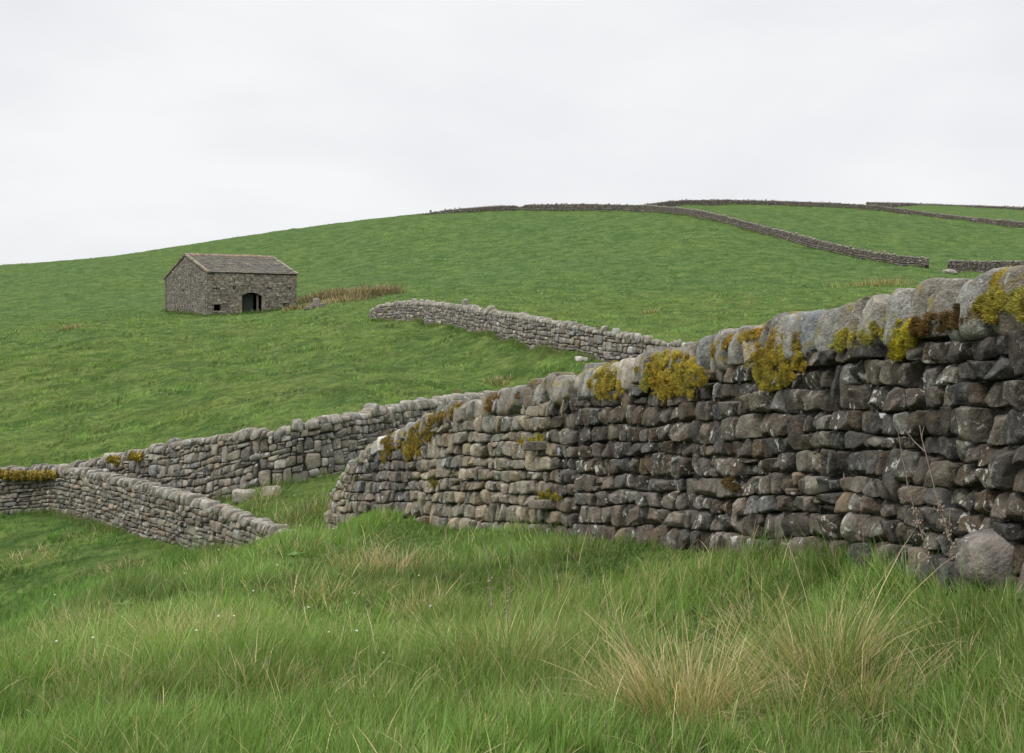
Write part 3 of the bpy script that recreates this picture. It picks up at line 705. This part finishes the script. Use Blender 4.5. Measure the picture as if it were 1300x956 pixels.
    for sgn in (0, 1):
        mb = MB(); R0 = O+gd*Wg/2
        n_c = 17; slope_e = (gd*(-1) if sgn == 0 else gd)*(Wg/2+.12); drop = -ez*(rise*(1+.24/Wg))
        for k in range(n_c):
            f0, f1 = k/n_c, (k+1.25)/n_c; u = -.08
            while u < Lf+.08:
                w = rng.uniform(.3, .62)*(1+.3*k/n_c); a, b = u, min(u+w, Lf+.08); u += w
                if b-a < .05: continue
                la, lb = up*a/Lf, up*b/Lf; top = ze+rise+.16
                lift = .035+rng.uniform(0, .03); pts = []
                for dz in (lift, lift-.05):
                    pts += [R0+fd*(a+.006)+slope_e*f0+drop*f0+ez*(top+la+dz-.03), R0+fd*(b-.006)+slope_e*f0+drop*f0+ez*(top+lb+dz-.03),
                            R0+fd*(b-.006)+slope_e*f1+drop*f1+ez*(top+lb+dz+.01), R0+fd*(a+.006)+slope_e*f1+drop*f1+ez*(top+la+dz+.01)]
                cc = jitter([(.125,.118,.10),(.105,.10,.088),(.15,.138,.112)][rng.integers(3)], .14, .05)
                mb.add(np.array(pts), [(0,1,2,3),(7,6,5,4),(0,4,5,1),(1,5,6,2),(2,6,7,3),(3,7,4,0)], C=(*cc, .1))
        # solid deck below
        pts = []
        for dz in (-.02, -.14):
            for (u, f) in ((-.05, 0), (Lf+.05, 0), (Lf+.05, .99), (-.05, .99)): pts.append(R0+fd*u+slope_e*f+drop*f+ez*(ze+rise+.14+up*u/Lf+dz))
        mb.add(np.array(pts), [(0,1,2,3),(7,6,5,4),(0,4,5,1),(1,5,6,2),(2,6,7,3),(3,7,4,0)], C=(.1,.09,.08,0))
        slope = mb.build('roof_slope', slate, root, False)
        # verge stones on both ends
        for uu in (-.12, Lf-.16):
            mb = MB(); n_v = 13
            for k in range(n_v):
                f0, f1 = k/n_v, (k+.97)/n_v; pts = []
                hz = .10+rng.uniform(0, .02)
                for dz in (hz, -.10):
                    for (u, f) in ((uu, f0), (uu+.30, f0), (uu+.30, f1), (uu, f1)): pts.append(R0+fd*u+slope_e*f*1.01+drop*f*1.01+ez*(ze+rise+.16+up*u/Lf+dz))
                mb.add(np.array(pts), [(0,1,2,3),(7,6,5,4),(0,4,5,1),(1,5,6,2),(2,6,7,3),(3,7,4,0)], C=(*jitter((.215,.195,.145), .25, .05), .2))
            mb.build('verge_coping', M_B, slope, False)
    mb = MB(); u = -.1
    while u < Lf+.1:
        w = rng.uniform(.45, .6); a, b = u, min(u+w, Lf+.1); u += w; z = ze+rise+.22+up*a/Lf; hh = rng.uniform(.10, .14)
        pts = [R0+fd*uu+gd*g+ez*(z+dz) for uu in (a+.01, b-.01) for (g, dz) in ((-.24, -.12), (-.2, -.02), (0, hh), (.2, -.02), (.24, -.12))]
        mb.add(np.array(pts), [(0,1,6,5),(1,2,7,6),(2,3,8,7),(3,4,9,8),(0,5,9,4)], [(0,2,1),(0,4,2),(2,4,3),(5,6,7),(5,7,9),(7,8,9)], C=(*jitter((.26,.19,.15), .15, .06), .3))
    mb.build('ridge_tiles', M_B, root, False)
    return O, fd, gd, Lf, Wg
BARN = build_barn()

# ------------------------------------------------------------------ grass
def wall_mask(x, y):
    ok = np.ones(len(x), bool)
    for p in ALLP:
        A = p.A[:, :2]; st = max(1, len(A)//60); A = np.concatenate([A[::st], A[-1:]])
        bb = (x > A[:,0].min()-1) & (x < A[:,0].max()+1) & (y > A[:,1].min()-1) & (y < A[:,1].max()+1)
        idx = np.nonzero(bb & ok)[0]
        if not len(idx): continue
        P = np.stack([x[idx], y[idx]], 1); dm = np.full(len(idx), 1e9)
        for a, b in zip(A[:-1], A[1:]):
            ab = b-a; t = np.clip(((P-a)@ab)/max(ab@ab, 1e-9), 0, 1); dm = np.minimum(dm, np.hypot(*(P-(a+t[:,None]*ab)).T))
        ok[idx[dm < p.wb/2+.02]] = False
    O, fd, gd, Lf, Wg = BARN
    M = np.linalg.inv(np.array([[fd[0], gd[0]], [fd[1], gd[1]]])); q = M@np.stack([x-O[0], y-O[1]])
    ok &= ~((q[0] > -.1) & (q[0] < Lf+.1) & (q[1] > -.1) & (q[1] < Wg+.1))
    return ok
def blades(root, h, width, az, lean, curl, col, segs, tipcol=None, face=None):
    """vectorised curved blades -> V, Q, T, C"""
    N = len(h); ts = np.linspace(0, 1, segs+1)
    dirh = np.stack([np.cos(az), np.sin(az), np.zeros(N)], 1)
    fa = face if face is not None else rng.uniform(0, 2*math.pi, N)
    sd = np.stack([np.cos(fa), np.sin(fa), np.zeros(N)], 1)
    rows = []
    for k, t in enumerate(ts):
        ang = lean+curl*t                       # angle from vertical grows along the blade
        # integrate approx: average angle
        am = lean+curl*t/2
        p = root+dirh*(np.sin(am)*h*t)[:,None]; p[:,2] = root[:,2]+np.cos(am)*h*t
        w = width*(1-t)**.6*(1 if k else .8)
        if k < segs: rows += [p-sd*w[:,None]/2, p+sd*w[:,None]/2]
        else: rows.append(p)
    V = np.stack(rows, 1); m = V.shape[1]; V = V.reshape(-1,3); base = np.arange(N)[:,None]*m
    Q = np.concatenate([base+np.array([[2*k, 2*k+1, 2*k+3, 2*k+2]]) for k in range(segs-1)], 0) if segs > 1 else np.zeros((0,4), int)
    T = base+np.array([[2*segs-2, 2*segs-1, 2*segs]])
    tt = np.concatenate([np.repeat(ts[:-1], 2), [1.0]])
    tc = tipcol if tipcol is not None else col
    C = col[:,None,:]*(1-tt)[None,:,None]+tc[:,None,:]*tt[None,:,None]
    return V, Q, T, C.reshape(-1,3)
def scatter(N, p0, p1, Y0, Y1, power=0.0):
    px = rng.uniform(p0, p1, N); L = rng.uniform(0, 1, N)
    Y = np.exp(math.log(Y0)+(math.log(Y1)-math.log(Y0))*L**(1+power)); x = (px-CX)/F*Y
    return x, Y
def mixc(a, b, f): return np.asarray(a)[None]*(1-f)[:,None]+np.asarray(b)[None]*f[:,None]
GRN1, GRN2, GRN3 = (.090,.172,.036), (.155,.255,.058), (.215,.30,.095)
STRAW, BRN = (.62,.52,.30), (.27,.2,.115)
def field(name, N, p0, p1, Y0, Y1, segs, hgt, wid, density_seed, label=None, strawp=.05, hvar=.5, lush=0, power=0, lean=.35):
    x, y = scatter(N, p0, p1, Y0, Y1, power)
    # cluster: pull blades together into tufts
    cell = .09+.004*y
    kx = np.floor(x/cell+fbm2(x, y, 3, 1, 2)*.6); ky = np.floor(y/cell)
    hx = _hash(kx.astype(int), ky.astype(int), (kx*0).astype(int), 11); hy = _hash(kx.astype(int), ky.astype(int), (kx*0).astype(int), 12)
    hh = _hash(kx.astype(int), ky.astype(int), (kx*0).astype(int), 13); ha = _hash(kx.astype(int), ky.astype(int), (kx*0).astype(int), 14)
    k = .45; x = x*(1-k)+k*(kx+hx)*cell; y = y*(1-k)+k*(ky+hy)*cell
    ok = wall_mask(x, y); x, y, hh, ha = x[ok], y[ok], hh[ok], ha[ok]; n = len(x)
    z = ground(x, y)
    n1 = fbm2(x, y, .8, 3, 21); n2 = fbm2(x, y, .22, 2, 22); n3 = fbm2(x, y, 2.6, 2, 23)
    h = hgt*np.clip(.75+hvar*n1+.35*n2+.35*(hh-.5), .22, 2.2)*np.exp(rng.normal(0, .22, n))
    w = wid(y)*rng.uniform(.6, 1.3, n)
    f = np.clip(.5+.9*n1+.5*n2+rng.normal(0, .22, n), 0, 1)
    col = mixc(GRN1, GRN2, f); f2 = np.clip(n3*1.2+rng.normal(0, .25, n)+.1, 0, 1)[:,None]; col = col*(1-f2)+np.array(GRN3)*f2
    ps = strawp*np.clip(1+3.2*n2+2.2*n3+1.5*n1, .1, 7); st = rng.random(n) < ps
    sc = mixc(STRAW, BRN, rng.random(n)**1.6)*.8; col[st] = sc[st]
    q_ = 2.0*fbm2(x, y, .9, 3, 51)+1.0*fbm2(x, y, .33, 2, 53)+.05
    col *= (np.exp(rng.normal(0, .22, n))*np.exp(np.clip(np.clip((y-14)/30, .25, 1)*q_, -.85, .28)))[:,None]
    dry = np.clip(fbm2(x, y, .6, 3, 57)*2.2+fbm2(x, y, .09, 2, 58)*1.2-.35, 0, .55)*np.clip((y-20)/20, 0, 1); col = col*(1-dry[:,None])+np.array([.20,.185,.07])*dry[:,None]
    far = np.clip((y-105)/25, 0, 1)[:,None]; col = col*(1-far*np.array([.12,.04,-.06]))  # cooler blades up the hill: pasture tone and distance haze put into the colour
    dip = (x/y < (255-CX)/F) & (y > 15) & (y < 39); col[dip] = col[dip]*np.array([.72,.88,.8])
    h *= np.where(y > 27, np.clip(.75+1.3*fbm2(x, y, 1.15, 2, 51)+.5*fbm2(x, y, .3, 1, 52), .35, 2.2), 1)
    h[dip] *= np.clip(1.4+1.6*fbm2(x[dip], y[dip], 1.1, 2, 59), .6, 2.4)
    if lush: col[:,0] *= .9
    az = ha*2*math.pi+rng.normal(0, .9, n); az = np.where(rng.random(n) < .5, az, .5+2.2*fbm2(x, y, .3, 1, 31)+rng.normal(0, .7, n))
    le = np.abs(rng.normal(.12, lean*.6, n)); cu = np.abs(rng.normal(.55, .4, n))
    tip = col*1.12+np.array([.02,.012,0]); 
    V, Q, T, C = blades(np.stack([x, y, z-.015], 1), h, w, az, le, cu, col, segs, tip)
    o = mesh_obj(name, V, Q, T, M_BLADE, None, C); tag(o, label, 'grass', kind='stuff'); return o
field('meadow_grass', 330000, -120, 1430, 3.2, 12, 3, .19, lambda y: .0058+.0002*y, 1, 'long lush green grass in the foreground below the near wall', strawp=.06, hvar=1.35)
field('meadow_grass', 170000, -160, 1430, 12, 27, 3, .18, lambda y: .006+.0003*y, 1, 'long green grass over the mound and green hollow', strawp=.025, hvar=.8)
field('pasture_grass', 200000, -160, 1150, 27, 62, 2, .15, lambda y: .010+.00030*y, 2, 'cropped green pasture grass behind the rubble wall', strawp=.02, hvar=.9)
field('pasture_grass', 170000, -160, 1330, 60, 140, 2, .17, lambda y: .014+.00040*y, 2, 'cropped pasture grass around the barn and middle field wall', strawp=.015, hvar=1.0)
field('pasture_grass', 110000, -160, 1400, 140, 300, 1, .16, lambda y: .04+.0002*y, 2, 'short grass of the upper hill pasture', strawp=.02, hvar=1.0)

def verge():
    X, Yv, H_, Wd = [], [], [], []
    for p, n, hh, w in ((PA, 16000, .22, .012), (PB, 14000, .2, .012), (PC, 14000, .24, .02), (PD, 9000, .3, .06), (PE, 5000, .3, .07), (PG, 1500, .3, .05)):
        S = rng.uniform(0, p.L, n); o = (p.wb/2+.03+np.abs(rng.normal(0, .16, n)))*np.where(rng.random(n) < .75, 1, -1); q = p.world(S, np.zeros(n), o)
        k = fbm2(q[:,0], q[:,1], .9, 2, 71) > -.12; q = q[k]; n = len(q); X.append(q[:,0]); Yv.append(q[:,1]); H_.append(hh*np.exp(rng.normal(0, .35, n))); Wd.append(np.full(n, w)*rng.uniform(.6, 1.2, n))
    O, fd, gd, Lf, Wg = BARN; n = 5000; u = rng.uniform(0, Lf+Wg, n); d = .08+np.abs(rng.normal(0, .13, n)); fn = np.array([fd[1], -fd[0]]); gn = np.array([-gd[1], gd[0]]); gn = gn if gn[0] < 0 else -gn
    P = np.where((u < Lf)[:,None], O[None,:2]+u[:,None]*fd[None,:2]+d[:,None]*fn, O[None,:2]+(u-Lf)[:,None]*gd[None,:2]+d[:,None]*gn)
    X.append(P[:,0]); Yv.append(P[:,1]); H_.append(.26*np.exp(rng.normal(0, .4, n))); Wd.append(np.full(n, .035))
    x, y, h, w = map(np.concatenate, (X, Yv, H_, Wd)); n = len(x)
    c = mixc(GRN1, GRN2, rng.random(n)); st = rng.random(n) < .12+.25*(fbm2(x, y, .5, 2, 73) > .1); c[st] = mixc((.34,.29,.15), BRN, rng.random(st.sum()))
    V, Q, T, C = blades(np.stack([x, y, ground(x, y)-.02], 1), h, w, rng.uniform(0, 6.28, n), np.abs(rng.normal(.15, .2, n)), np.abs(rng.normal(.5, .4, n)), c, 2)
    tag(mesh_obj('verge_grass', V, Q, T, M_BLADE, None, C), 'longer ungrazed grass along the feet of the walls and barn', 'grass', kind='stuff')
verge()
def wisps():
    n = 6000; x, y = scatter(n, -100, 1430, 3.6, 16); ok = wall_mask(x, y) & (fbm2(x, y, 1.1, 2, 61)+rng.normal(0, .3, n) > .05); x, y = x[ok], y[ok]; n = len(x)
    c = mixc(STRAW, (.20,.27,.08), (rng.random(n) < .55).astype(float))*np.exp(rng.normal(0, .2, n))[:,None]
    V, Q, T, C = blades(np.stack([x, y, ground(x, y)], 1), rng.uniform(.2, .4, n), .0042+.00025*y, rng.uniform(0, 6.28, n), np.abs(rng.normal(.25, .3, n)), np.abs(rng.normal(.9, .5, n)), c, 5)
    tag(mesh_obj('withered_grass', V, Q, T, M_BLADE, None, C), 'loose bleached and pale blades tangled through the foreground grass', 'grass', kind='stuff')
wisps()
# tussocks and rush clumps: each a thing
def tussock(px, Y, n, R, h, cA, cB, pstraw, label, cat='grass tussock', group='tussocks of long pale grass', name='grass_tussock', w=.0056, lean=(.15,.55), segs=5, curl=.8):
    x = (px-CX)/F*Y; z = float(ground(x, Y)); a = rng.uniform(0, 2*math.pi, n); q = np.sqrt(rng.random(n)); R *= 1.35; rx, ry = np.cos(a)*q*R*(1+.4*np.sin(a*3+px)), np.sin(a)*q*R
    zz = ground(x+rx, Y+ry)-z-.02; root = np.stack([rx, ry, zz], 1)
    hh = h*np.exp(rng.normal(-.12, .25, n)); le = rng.uniform(lean[0]*.2, lean[1], n)*(.45+.75*q); cu = np.abs(rng.normal(curl, .35, n))
    col = mixc(cA, cB, rng.random(n)); st = rng.random(n) < pstraw; s2 = mixc(STRAW, (.36,.28,.15), rng.random(n)); col[st] = s2[st]
    col *= np.exp(rng.normal(0, .15, n))[:,None]
    V, Q, T, C = blades(root, hh, np.full(n, w)*rng.uniform(.6, 1.3, n), a+rng.normal(0, .8, n), le*np.exp(rng.normal(0, .4, n)), cu*np.exp(rng.normal(0, .5, n)), col, segs, col*1.1)
    o = mesh_obj(name, V, Q, T, M_BLADE, None, C); o.location = (x, Y, z); return tag(o, label, cat, group)
G_, G2 = (.11,.19,.035), (.17,.24,.06)
tussock(868, 5.2, 1100, .15, .52, G_, G2, .78, 'big straw-coloured tussock with tall pale stalks at the bottom edge, right of centre')
tussock(800, 5.3, 450, .13, .36, G_, G2, .5, 'lower straw tussock just left of the big tall one')
tussock(1048, 5.5, 1000, .13, .58, G_, G2, .42, 'wide green and straw tussock with blades arching out to both sides, below the dark wall')
tussock(1090, 5.1, 420, .14, .42, G_, G2, .5, 'straw tussock at the right foot of the wide arching one')
tussock(1010, 5.0, 350, .12, .34, G_, G2, .4, 'small mixed tussock between the two big ones')
tussock(505, 12.3, 500, .30, .36, (.14,.17,.05), (.2,.2,.08), .75, 'brown withered tussock on the mound left of the near wall', w=.006, lean=(.5,1.1))
tussock(465, 12.0, 380, .26, .3, (.14,.17,.05), (.2,.2,.08), .75, 'smaller withered tussock beside the brown one on the mound', w=.006, lean=(.5,1.1))
tussock(245, 7.2, 900, .22, .38, G_, G2, .8, 'pale straw tussock in the left foreground', w=.0045, lean=(.3,.9))
tussock(205, 7.9, 350, .22, .26, G_, G2, .55, 'low straw tussock left of the pale one in the left foreground', w=.0045, lean=(.4,1.1))
tussock(300, 7.2, 350, .2, .3, G_, G2, .4, 'greener tussock right of the pale one in the left foreground', w=.0045)
tussock(160, 6.0, 350, .2, .26, G_, G2, .35, 'low green and brown tussock near the lower left corner')
tussock(640, 6.2, 650, .15, .48, G_, G2, .5, 'spiky green tussock with bleached tips at lower centre')
tussock(690, 6.1, 350, .15, .34, G_, G2, .5, 'bleached tussock right of the spiky central one')
tussock(575, 7.5, 350, .18, .36, G_, G2, .25, 'mostly green tussock left of the spiky central one')
tussock(1210, 5.4, 350, .16, .36, G_, G2, .12, 'green tussock under the foot boulder at right')
tussock(700, 9.5, 350, .2, .34, G_, G2, .2, 'green tussock before the middle of the near wall')
tussock(1150, 6.6, 450, .2, .3, (.08,.17,.025), G_, .05, 'bright green tuft tight against the dark wall')
tussock(1075, 7.6, 450, .2, .34, (.08,.17,.025), G_, .05, 'bright green tuft rising up the dark wall foot')
tussock(720, 13.4, 300, .25, .34, (.08,.17,.025), G_, .05, 'bright green tuft under the projecting stone')
tussock(375, 12.6, 260, .25, .26, G_, G2, .2, 'green tuft on the crest where the lower wall ends')
tussock(263, 13.8, 260, .3, .22, G_, G2, .8, 'pale bleached tuft at the foot of the coursed wall', w=.006)
tussock(345, 25.9, 260, .5, .5, (.09,.16,.03), G_, .3, 'rushy tuft in the green hollow behind the coursed wall', w=.01)
tussock(330, 27.6, 260, .5, .55, (.12,.17,.04), G2, .35, 'taller rushy tuft in the green hollow near the rubble wall', w=.01)
tussock(395, 26, 260, .5, .5, (.10,.12,.035), (.16,.12,.05), .3, 'brownish rushes at the dip beside the near wall end', w=.01)
tussock(222, 30.2, 120, .25, .4, (.2,.22,.06), G2, .5, 'weedy tuft growing against the rubble wall', w=.012)
tussock(28, 30, 220, .7, .3, (.2,.17,.07), (.24,.19,.1), .6, 'brown withered patch on the dark bank below the left wall', w=.016, lean=(.5,1.2), segs=3)
tussock(130, 31.5, 220, .6, .3, (.2,.17,.07), (.24,.19,.1), .5, 'brown patch on the bank just under the bend of the left wall', w=.016, lean=(.5,1.2), segs=3)
tussock(150, 27, 220, .6, .3, (.2,.17,.07), (.24,.19,.1), .5, 'brown patch lower on the bank under the coursed wall', w=.016, lean=(.5,1.2), segs=3)
for px, Y, n_, R_, h_, ps_, lb in ((330,5.6,420,.16,.3,.6,'straw tuft near the bottom edge, left of the withered stems'),(540,9.0,420,.2,.32,.55,'bleached tuft below the brown withered pair on the mound'),(770,7.6,420,.17,.36,.5,'pale tuft in front of the lichened middle of the dark wall'),
    (110,9.6,380,.22,.26,.55,'bleached tuft on the left bank above the dock plant'),(400,9.4,420,.2,.28,.5,'dry tuft halfway up the mound'),(960,7.2,420,.16,.34,.45,'pale tuft behind the two big tussocks'),(480,5.4,380,.15,.28,.45,'dry tuft at the bottom edge beside the light green dock')):
    tussock(px, Y, n_, R_, h_, G_, G2, ps_, lb, lean=(.25,.9))
tussock(925, 5.6, 350, .14, .34, G_, G2, .15, 'green tussock between the two big pale ones at right of centre')
tussock(430, 6.8, 350, .18, .26, G_, G2, .45, 'flattened straw tussock left of lower centre', lean=(.4,1.2))
tussock(60, 7.6, 350, .18, .26, G_, G2, .4, 'pale tussock at the far left of the foreground bank', lean=(.3,1.0))
for px, Y, R, h, ps, lb in ((392,124,.9,.75,.85,'low straw clump nearest the barn'), (412,137,1.3,1.0,.7,'leftmost rush clump of the brown bank right of the barn'), (422,139,1.2,1.1,.45,'dark rush clump second in the brown bank'),
    (434,137,1.2,1.1,.5,'brown rush clump third in the brown bank'), (447,138,1.3,1.2,.75,'pale rush clump in the middle of the brown bank'), (458,135,1.2,1.1,.5,'rush clump right of the middle of the brown bank'),
    (470,136,1.3,1.2,.7,'pale rush clump near the right of the brown bank'), (483,137,1.2,1.4,.8,'tallest pale rush clump of the brown bank'), (497,135,1.2,1.2,.35,'dark rush clump at the right end of the brown bank'),
    (430,130,1.0,.8,.9,'straw clump below the brown bank'), (445,128,1.0,.7,.9,'lower straw clump below the brown bank, next to the broken wall'), (465,131,.9,.7,.3,'green rush clump under the brown bank')):
    tussock(px-9, Y, 600, R*1.4, h*.82, (.08,.07,.04), (.21,.155,.10), ps*.45, lb, 'rush clump', 'rush clumps right of the barn', 'rush_clump', w=.055, lean=(.1,.6), segs=3, curl=.5)
for px, Y, R, h, lb in ((1098,120,1.8,.8,'left pale clump in the field before the far gateway'), (1115,121,1.3,1.0,'middle pale clump in the field before the far gateway'), (1135,122,1.3,.9,'right pale clump in the field before the far gateway'),
    (828,94,.5,.35,'lone brownish clump in the middle pasture'), (90,99,.6,.4,'lone clump on the field crest left of the barn'), (634,50,.4,.22,'small weedy clump below the middle wall')):
    tussock(px, Y, 320, R, h, (.15,.18,.06), (.19,.19,.08), .3, lb, 'grass clump', 'pale clumps in the far fields', 'grass_clump', w=.05, lean=(.1,.7), segs=2, curl=.5)

# dead stalks (dock / cow parsley) leaning on the wall: tapered stems with side twigs and seed heads
M_STALK = simple_mat('dead_stalk', (.30,.24,.19), .8, .25, 40)
def tube(mb, pts, r0, r1, k=6):
    pts = np.array(pts, float); n = len(pts); T = np.gradient(pts, axis=0); T /= np.linalg.norm(T, axis=1)[:,None]+1e-9
    a = np.cross(T, [.31,.9,.1]); a /= np.linalg.norm(a, axis=1)[:,None]; b = np.cross(T, a); V = []
    for i in range(n):
        r = r0+(r1-r0)*i/(n-1)
        for j in range(k): th = 2*math.pi*j/k; V.append(pts[i]+r*(math.cos(th)*a[i]+math.sin(th)*b[i]))
    Q = [(i*k+j, i*k+(j+1) % k, (i+1)*k+(j+1) % k, (i+1)*k+j) for i in range(n-1) for j in range(k)]
    mb.add(np.array(V), Q, C=(.3,.25,.2))
def stalk(p0, p1, Y, r, label, heads=0, bend=.03, twigs=3, cat='dead stalk', Y1=None):
    A = W(p0[0], p0[1], Y); A[2] = min(A[2], float(ground(A[0], A[1]))); B = W(p1[0], p1[1], Y1 or Y)
    root = empty('dead_stalk', label, cat, 'dead stalks standing in the grass'); root.location = A
    d = B-A; L = np.linalg.norm(d); pts = [d*t+np.array([1, .2, 0])*math.sin(t*math.pi)*bend*L+rng.normal(0, .002, 3) for t in np.linspace(0, 1, 14)]
    mb = MB(); tube(mb, pts, r, r*.35)
    for k in range(twigs):
        i = rng.integers(5, 13); b = pts[i]; e = b+d/L*.08*rng.uniform(.6, 1.5)+rng.normal(0, .04, 3); tube(mb, [b, (b+e)/2+rng.normal(0, .004, 3), e], r*.5, r*.2, 4)
    if heads:
        V0, Q0 = template(2); V0 = V0/np.linalg.norm(V0, axis=1)[:,None]
        for k in range(heads):
            i = rng.integers(3, 8); c = pts[i]+rng.normal(0, .012, 3); mb.add(c+V0*rng.uniform(.003, .006)*np.array([1,1,1.4]), Q0, C=(.3,.22,.17))
    mb.build('stem', M_STALK, root)
stalk((1238,765), (1167,540), 6.1, .0058, 'thick pale dead stalk leaning left against the dark wall', 110, -.03, 5)
stalk((1200,745), (1142,555), 6.3, .0045, 'thinner dead stalk left of the thick one, leaning against the dark wall', 70, -.04, 4)
stalk((855,850), (700,668), 5.4, .0022, 'long thin pale stem leaning left across the grass before the wall', 0, .03, 0)
stalk((700,800), (615,640), 8.5, .0025, 'thin pale stem leaning left before the beige part of the wall', 0, .03, 1)
stalk((1100,642+120), (1092,640), 6.8, .002, 'thin upright straw stem before the dark wall', 0, .01, 0)
stalk((625,762), (612,672), 8.2, .003, 'short brown dead stalk with seed heads at centre', 40, .02, 3)
stalk((640,770), (648,690), 8.0, .003, 'brown dead stalk right of the short one at centre', 40, .02, 3)
stalk((190,790), (45,759), 7.6, .002, 'long pale stem lying left over the grass in the left foreground', 0, .08, 0)
stalk((1030,815), (915,722), 5.6, .0022, 'pale stem arching left between the big tussocks', 0, .03, 0)
stalk((1245,345), (1240,300), 18, .004, 'tall grass stem showing above the wall top at far right', 0, .02, 2)
stalk((1257,345), (1258,306), 19, .004, 'second tall grass stem above the wall top at far right', 0, .02, 2)
# small wooden post behind the rubble wall, a withered weed on the wall top
M_POST = simple_mat('old_post', (.20,.13,.08), .85, .3, 15)
def post():
    V, Q = template(3); V = V*np.array([.055, .055, .75]); V = V+.008*rng.normal(size=V.shape); x = (578-CX)/F*40; mb = MB(); mb.add(V, Q)
    o = mb.build('fence_post', M_POST, None, False); o.location = (x, 41.2, (CY-494)/F*40-.75); tag(o, 'short weathered wooden post sticking up behind the rubble wall', 'post')
post()
# broad leaved docks and small white flowers
M_LEAF = blade_mat('dock_leaf', .3)
def dock(px, Y, label, s=.16):
    x = (px-CX)/F*Y; z = float(ground(x, Y)); root = empty('dock_plant', label, 'weed', 'broad leaved docks'); root.location = (x, Y, z)
    for k in range(6):
        a = k*1.05+rng.uniform(0, .4); L = s*rng.uniform(.8, 1.3); u = np.linspace(0, 1, 7); V = []; 
        for t in u:
            w = L*.2*math.sin(math.pi*min(1, t*.9+.08))+.002; r = L*t*.95; zz = .12+L*(.75*t-.55*t*t)
            for sgn in (-1, 0, 1): V.append([math.cos(a)*r-math.sin(a)*w*sgn, math.sin(a)*r+math.cos(a)*w*sgn, zz+abs(sgn)*.012])
        Q = [(3*i+j, 3*i+j+1, 3*i+j+4, 3*i+j+3) for i in range(6) for j in range(2)]
        mb = MB(); mb.add(np.array(V), Q, C=jitter((.12,.20,.05), .1, .05)); mb.build('leaf', M_LEAF, root)
dock(372, 11.4, 'broad leaved dock on the mound crest below the end of the coursed wall', .11); dock(155, 9.5, 'broad leaved dock in the left foreground', .10); dock(517, 6.2, 'light green dock low at the bottom, left of centre', .13)
M_PET = simple_mat('white_petal', (.75,.75,.72), .6, .05, 20, 0)
def flowers():
    mb = MB(); V0, Q0 = template(2); V0 = V0/np.linalg.norm(V0, axis=1)[:,None]
    pts = [(rng.uniform(20, 560), math.exp(rng.uniform(math.log(6), math.log(24)))) for _ in range(28)]+[(453,6.3),(450,9),(352,9.5),(655,14),(640,13)]
    for px, Y in pts:
        x = (px-CX)/F*Y; z = float(ground(x, Y)); h = rng.uniform(.16, .3); c = np.array([x, Y, z+h]); tube(mb, [[x,Y,z],[x,Y,z+h]], .0012, .001, 3)
        mb.C[-1][:] = (.1,.2,.04,0); mb.add(c+V0*np.array([.008,.008,.005]), Q0, C=(.75,.75,.72))
    m = blade_mat('wildflower', .2); tag(mb.build('wild_flowers', m), 'tiny white wild flowers dotted over the grass mound', 'flowers', kind='stuff')
flowers()

# ------------------------------------------------------------------ camera, light, sky
cam = bpy.data.cameras.new('camera'); co = bpy.data.objects.new('camera', cam); COL.objects.link(co)
cam.sensor_width = 36; cam.lens = F/1300*36; cam.clip_end = 3000; cam.clip_start = .05
co.rotation_euler = (math.pi/2, 0, 0); scene.camera = co
EL, AZ = math.radians(52), math.radians(-125)      # sun behind thin cloud, over the left shoulder
sd = bpy.data.lights.new('sun', 'SUN'); sd.energy = 1.5; sd.angle = math.radians(14); sd.color = (1, .96, .9)
so = bpy.data.objects.new('sun', sd); COL.objects.link(so)
from mathutils import Vector
dv = Vector((math.sin(AZ)*math.cos(EL), math.cos(AZ)*math.cos(EL), math.sin(EL))); so.rotation_euler = dv.to_track_quat('Z', 'Y').to_euler(); so.location = dv*50
wd = bpy.data.worlds.new('World'); scene.world = wd; wd.use_nodes = True; wd.node_tree.nodes.clear(); t = NT(wd.node_tree)
sky = t.n('ShaderNodeTexSky', sky_type='NISHITA'); sky.sun_disc = False; sky.sun_elevation = EL; sky.sun_rotation = AZ
tc = t.n('ShaderNodeTexCoord').outputs['Generated']; mp = t.n('ShaderNodeMapping'); mp.inputs['Scale'].default_value = (1, 1, 2.6); t.l(tc, mp.inputs[0])
cl1 = t.noise(mp.outputs[0], 2.1, 5, .5, .4); cl2 = t.noise(mp.outputs[0], 5.5, 4, .5)
cloud = t.mix(t.ramp(t.math('ADD', t.math('MULTIPLY', cl1, .7), t.math('MULTIPLY', cl2, .3)), .36, .62), (.685,.692,.715), (.80,.80,.81))
skyc = t.mix(1.0, sky.outputs[0], (.1,.1,.1), 'MULTIPLY'); mixed = t.mix(.96, skyc, cloud)
sep = t.n('ShaderNodeSeparateXYZ'); t.l(tc, sep.inputs[0]); zen = t.ramp(sep.outputs[2], .38, 1.0, 1.0, 2.7)
mixed = t.mix(1.0, mixed, zen, 'MULTIPLY')
bg = t.n('ShaderNodeBackground', i_Strength=1.0); t.l(mixed, bg.inputs[0]); wo = t.n('ShaderNodeOutputWorld'); t.l(bg.outputs[0], wo.inputs[0])
vs = scene.view_settings; vs.view_transform = 'Standard'; vs.look = 'None'; vs.exposure = .25; vs.gamma = 1
scene.render.engine = 'CYCLES'; scene.cycles.max_bounces = 6; scene.cycles.transparent_max_bounces = 4
